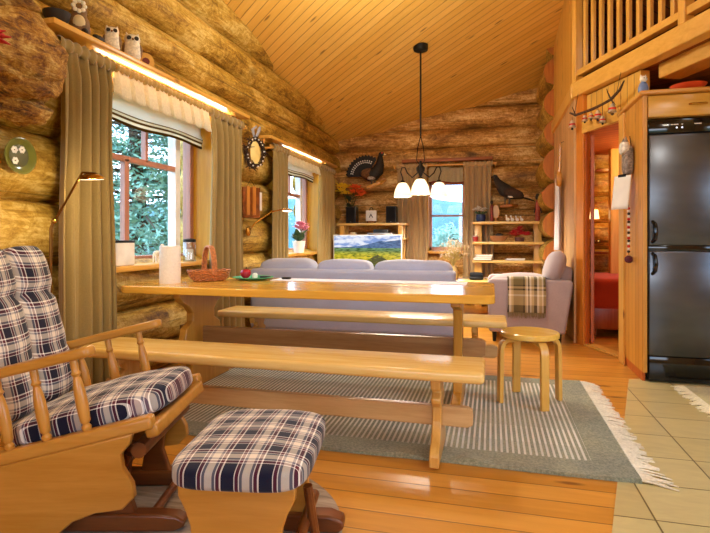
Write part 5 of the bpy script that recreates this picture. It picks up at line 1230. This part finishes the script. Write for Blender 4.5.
# ================================================================ partition: towels and paddle
tw=MB(); 
def tf(u,v): return (-.045-.030*math.sin(u*9)*(1-.4*v),-.12+.24*u*(1-.15*v),-.42+.84*v)
tw.grid(tf,24,12); o=tw.build('hanging_towel',fabric('towel_white','#e2dee2',.95,150),loc=(.795,6.45,1.33),smooth=180,solid=.010); tag(o,'long white towel hanging on the pale boarded partition','towel'); b=MB(); b.tube([(.0,-.02,.40),(-.03,-.02,.42),(-.035,-.02,.45)],.006,6); b.build('peg',M_['pine_x'],o)
pdl=thing('hanging_ladle','large yellow wooden scoop hung above the white towel','scoop',(.745,6.22,1.80)); b=MB(); b.tube([(0,0,.32),(0,.0,.05),(-.01,0,-.02)],[.010,.014,.02],8); b.build('handle',M_['chair_z'],pdl); b=MB(); b.lathe([(0,-.03),(.045,-.03),(.055,0),(.05,.02),(0,.02)],18,M=Matrix.Translation((-.01,0,-.09))@Matrix.Rotation(R(90),4,'Y')@Matrix.Diagonal((1.6,1,1,1))); b.build('scoop',M_['chair_z'],pdl)
b=MB(); b.tube([(0,0,.31),(.04,0,.33)],.004,6); b.build('hook',M_['iron'],pdl)

# ================================================================ bedroom
bd_=thing('bed','bed under a red orange cover seen through the doorway','bed',(1.72,6.42,0)); b=MB(); b.rbox(-.72,.9,-.42,.72,.08,.34,.01,2); b.build('frame',M_['redwood'],bd_); b=MB(); b.rbox(-.70,.88,-.40,.70,.34,.56,.05,4); b.build('mattress',fabric('sheet','#c84a20',.9,100),bd_,smooth=60)
b=MB(); b.rbox(-.725,.905,-.43,.70,.28,.62,.05,4); b.build('bedspread',fabric('bedspread','#c0401a',.9,100),bd_,smooth=60); 
for x in (-.66,.84):
    for y in (-.36,.66):
        b=MB(); b.rbox(x-.03,x+.03,y-.03,y+.03,0,.09,.004,1); b.build('leg',M_['redwood'],bd_)
wl2=thing('wall_lamp','small glowing lamp on the bedroom log wall beyond the door','lamp',(1.30,7.36,1.30)); b=MB(); b.lathe([(.035,0),(.06,.0),(.045,.12),(.025,.12)],18,cap=False); b.build('lamp_shade',emit('bed_shade','#ffd890',3.0),wl2); b=MB(); b.tube([(0,.06,.06),(0,.0,.03)],.008,6); b.rbox(-.03,.03,.05,.075,.02,.10,.004,2); b.build('wall_mount',M_['brass'],wl2)
b=MB(); b.rbox(-.3,.22,-.08,.08,-.015,.015,.004,2); o=b.build('wall_shelf',wood('bed_shelf','#8a4a1c','#a8622c','x',.4,1,False),loc=(1.40,7.33,.86)); tag(o,'narrow brown shelf on the bedroom log wall','shelf')
b=MB(); b.rbox(-.10,.10,-.05,.05,-.02,.02,.004,2); o=b.build('wall_shelf',M_['pine_x'],loc=(1.42,7.36,1.93)); tag(o,'short pale wood block high on the bedroom log wall','shelf')

# ================================================================ loft railing
rl_=thing('loft_railing','pine railing along the angled edge of the loft','railing',(0,0,0))
def obl(mb,t0,t1,n0,n1,z0,z1): oblique(mb,t0,t1,n0,n1,z0,z1); return mb
obl(MB(),-.02,3.3,-.035,.035,2.655,2.715).build('bottom_rail',M_['pine_y'],rl_,bevel=.006)
obl(MB(),-.02,3.3,-.04,.04,3.56,3.62).build('top_rail',M_['pine_y'],rl_,bevel=.006)
for t_ in (0,1.43,2.9): obl(MB(),t_-.035,t_+.035,-.05,.03,2.60,3.66).build('post',M_['pine_z'],rl_,bevel=.006)
k=0; t_=.13
while t_<3.2:
    if min(abs(t_-1.43),abs(t_-2.9))>.06: obl(MB(),t_-.021,t_+.021,-.016,.016,2.714,3.561).build('baluster',M_['pine_z'],rl_,bevel=.004)
    t_+=.13
# ================================================================ lights
def area(name,loc,target,sx,sy,power,col=(1,1,1),portal=False,spread=180):
    l=bpy.data.lights.new(name,'AREA'); l.shape='RECTANGLE'; l.size=sx; l.size_y=sy; l.energy=power; l.color=col; l.spread=R(spread)
    if portal: l.cycles.is_portal=True
    o=bpy.data.objects.new(name,l); COL.objects.link(o); o.location=loc
    o.rotation_euler=(Vector(target)-Vector(loc)).to_track_quat('-Z','Y').to_euler(); return o
def point(name,loc,power,col,rad=.06):
    l=bpy.data.lights.new(name,'POINT'); l.energy=power; l.color=col; l.shadow_soft_size=rad
    o=bpy.data.objects.new(name,l); COL.objects.link(o); o.location=loc; return o
area('portal',(-2.79,3.515,1.47),(0,3.515,1.47),1.5,1.25,1,portal=True)
area('portal',(-2.79,6.6,1.47),(0,6.6,1.47),1.5,1.25,1,portal=True)
area('portal',(-.7,8.85,1.4),(-.7,0,1.4),.7,1.2,1,portal=True)
area('portal',(.25,-2.95,1.57),(.25,5,1.57),3.9,1.45,1,portal=True)
area('portal',(3.9,.5,1.55),(0,.5,1.55),3.0,1.3,1,portal=True)
WARM=(1,.965,.87)
for k,(x,y,z,p) in enumerate(FILL_LIGHTS): point('fill_light',(x,y,z),p,WARM,.12)  # fill points added to brighten the room, no fixtures modelled
point('bedroom_light',(1.9,6.3,2.0),45,(1,.75,.42),.08)
# view
scene.view_settings.view_transform='Standard'; scene.view_settings.look='None'; scene.view_settings.gamma=1; scene.view_settings.use_curve_mapping=False
scene.view_settings.exposure=EXPO
scene.cycles.use_denoising=True
scene.cycles.max_bounces=8; scene.cycles.diffuse_bounces=5; scene.cycles.transparent_max_bounces=12; scene.cycles.caustics_reflective=False; scene.cycles.caustics_refractive=False
scene.cycles.sample_clamp_indirect=6
for k in range(3):
    a=R(-98+120*k)+YAW; point('pendant_light',(CX+.26*math.cos(a),CY+.26*math.sin(a),1.60),72,(1,.91,.72),.03)

q=rl.matrix_world; v=W(-1.56,2.66)+Vector((.215*CS,.215*SN,1.335)); point('reading_lamp_light',v,13,(1,.78,.40),.03)
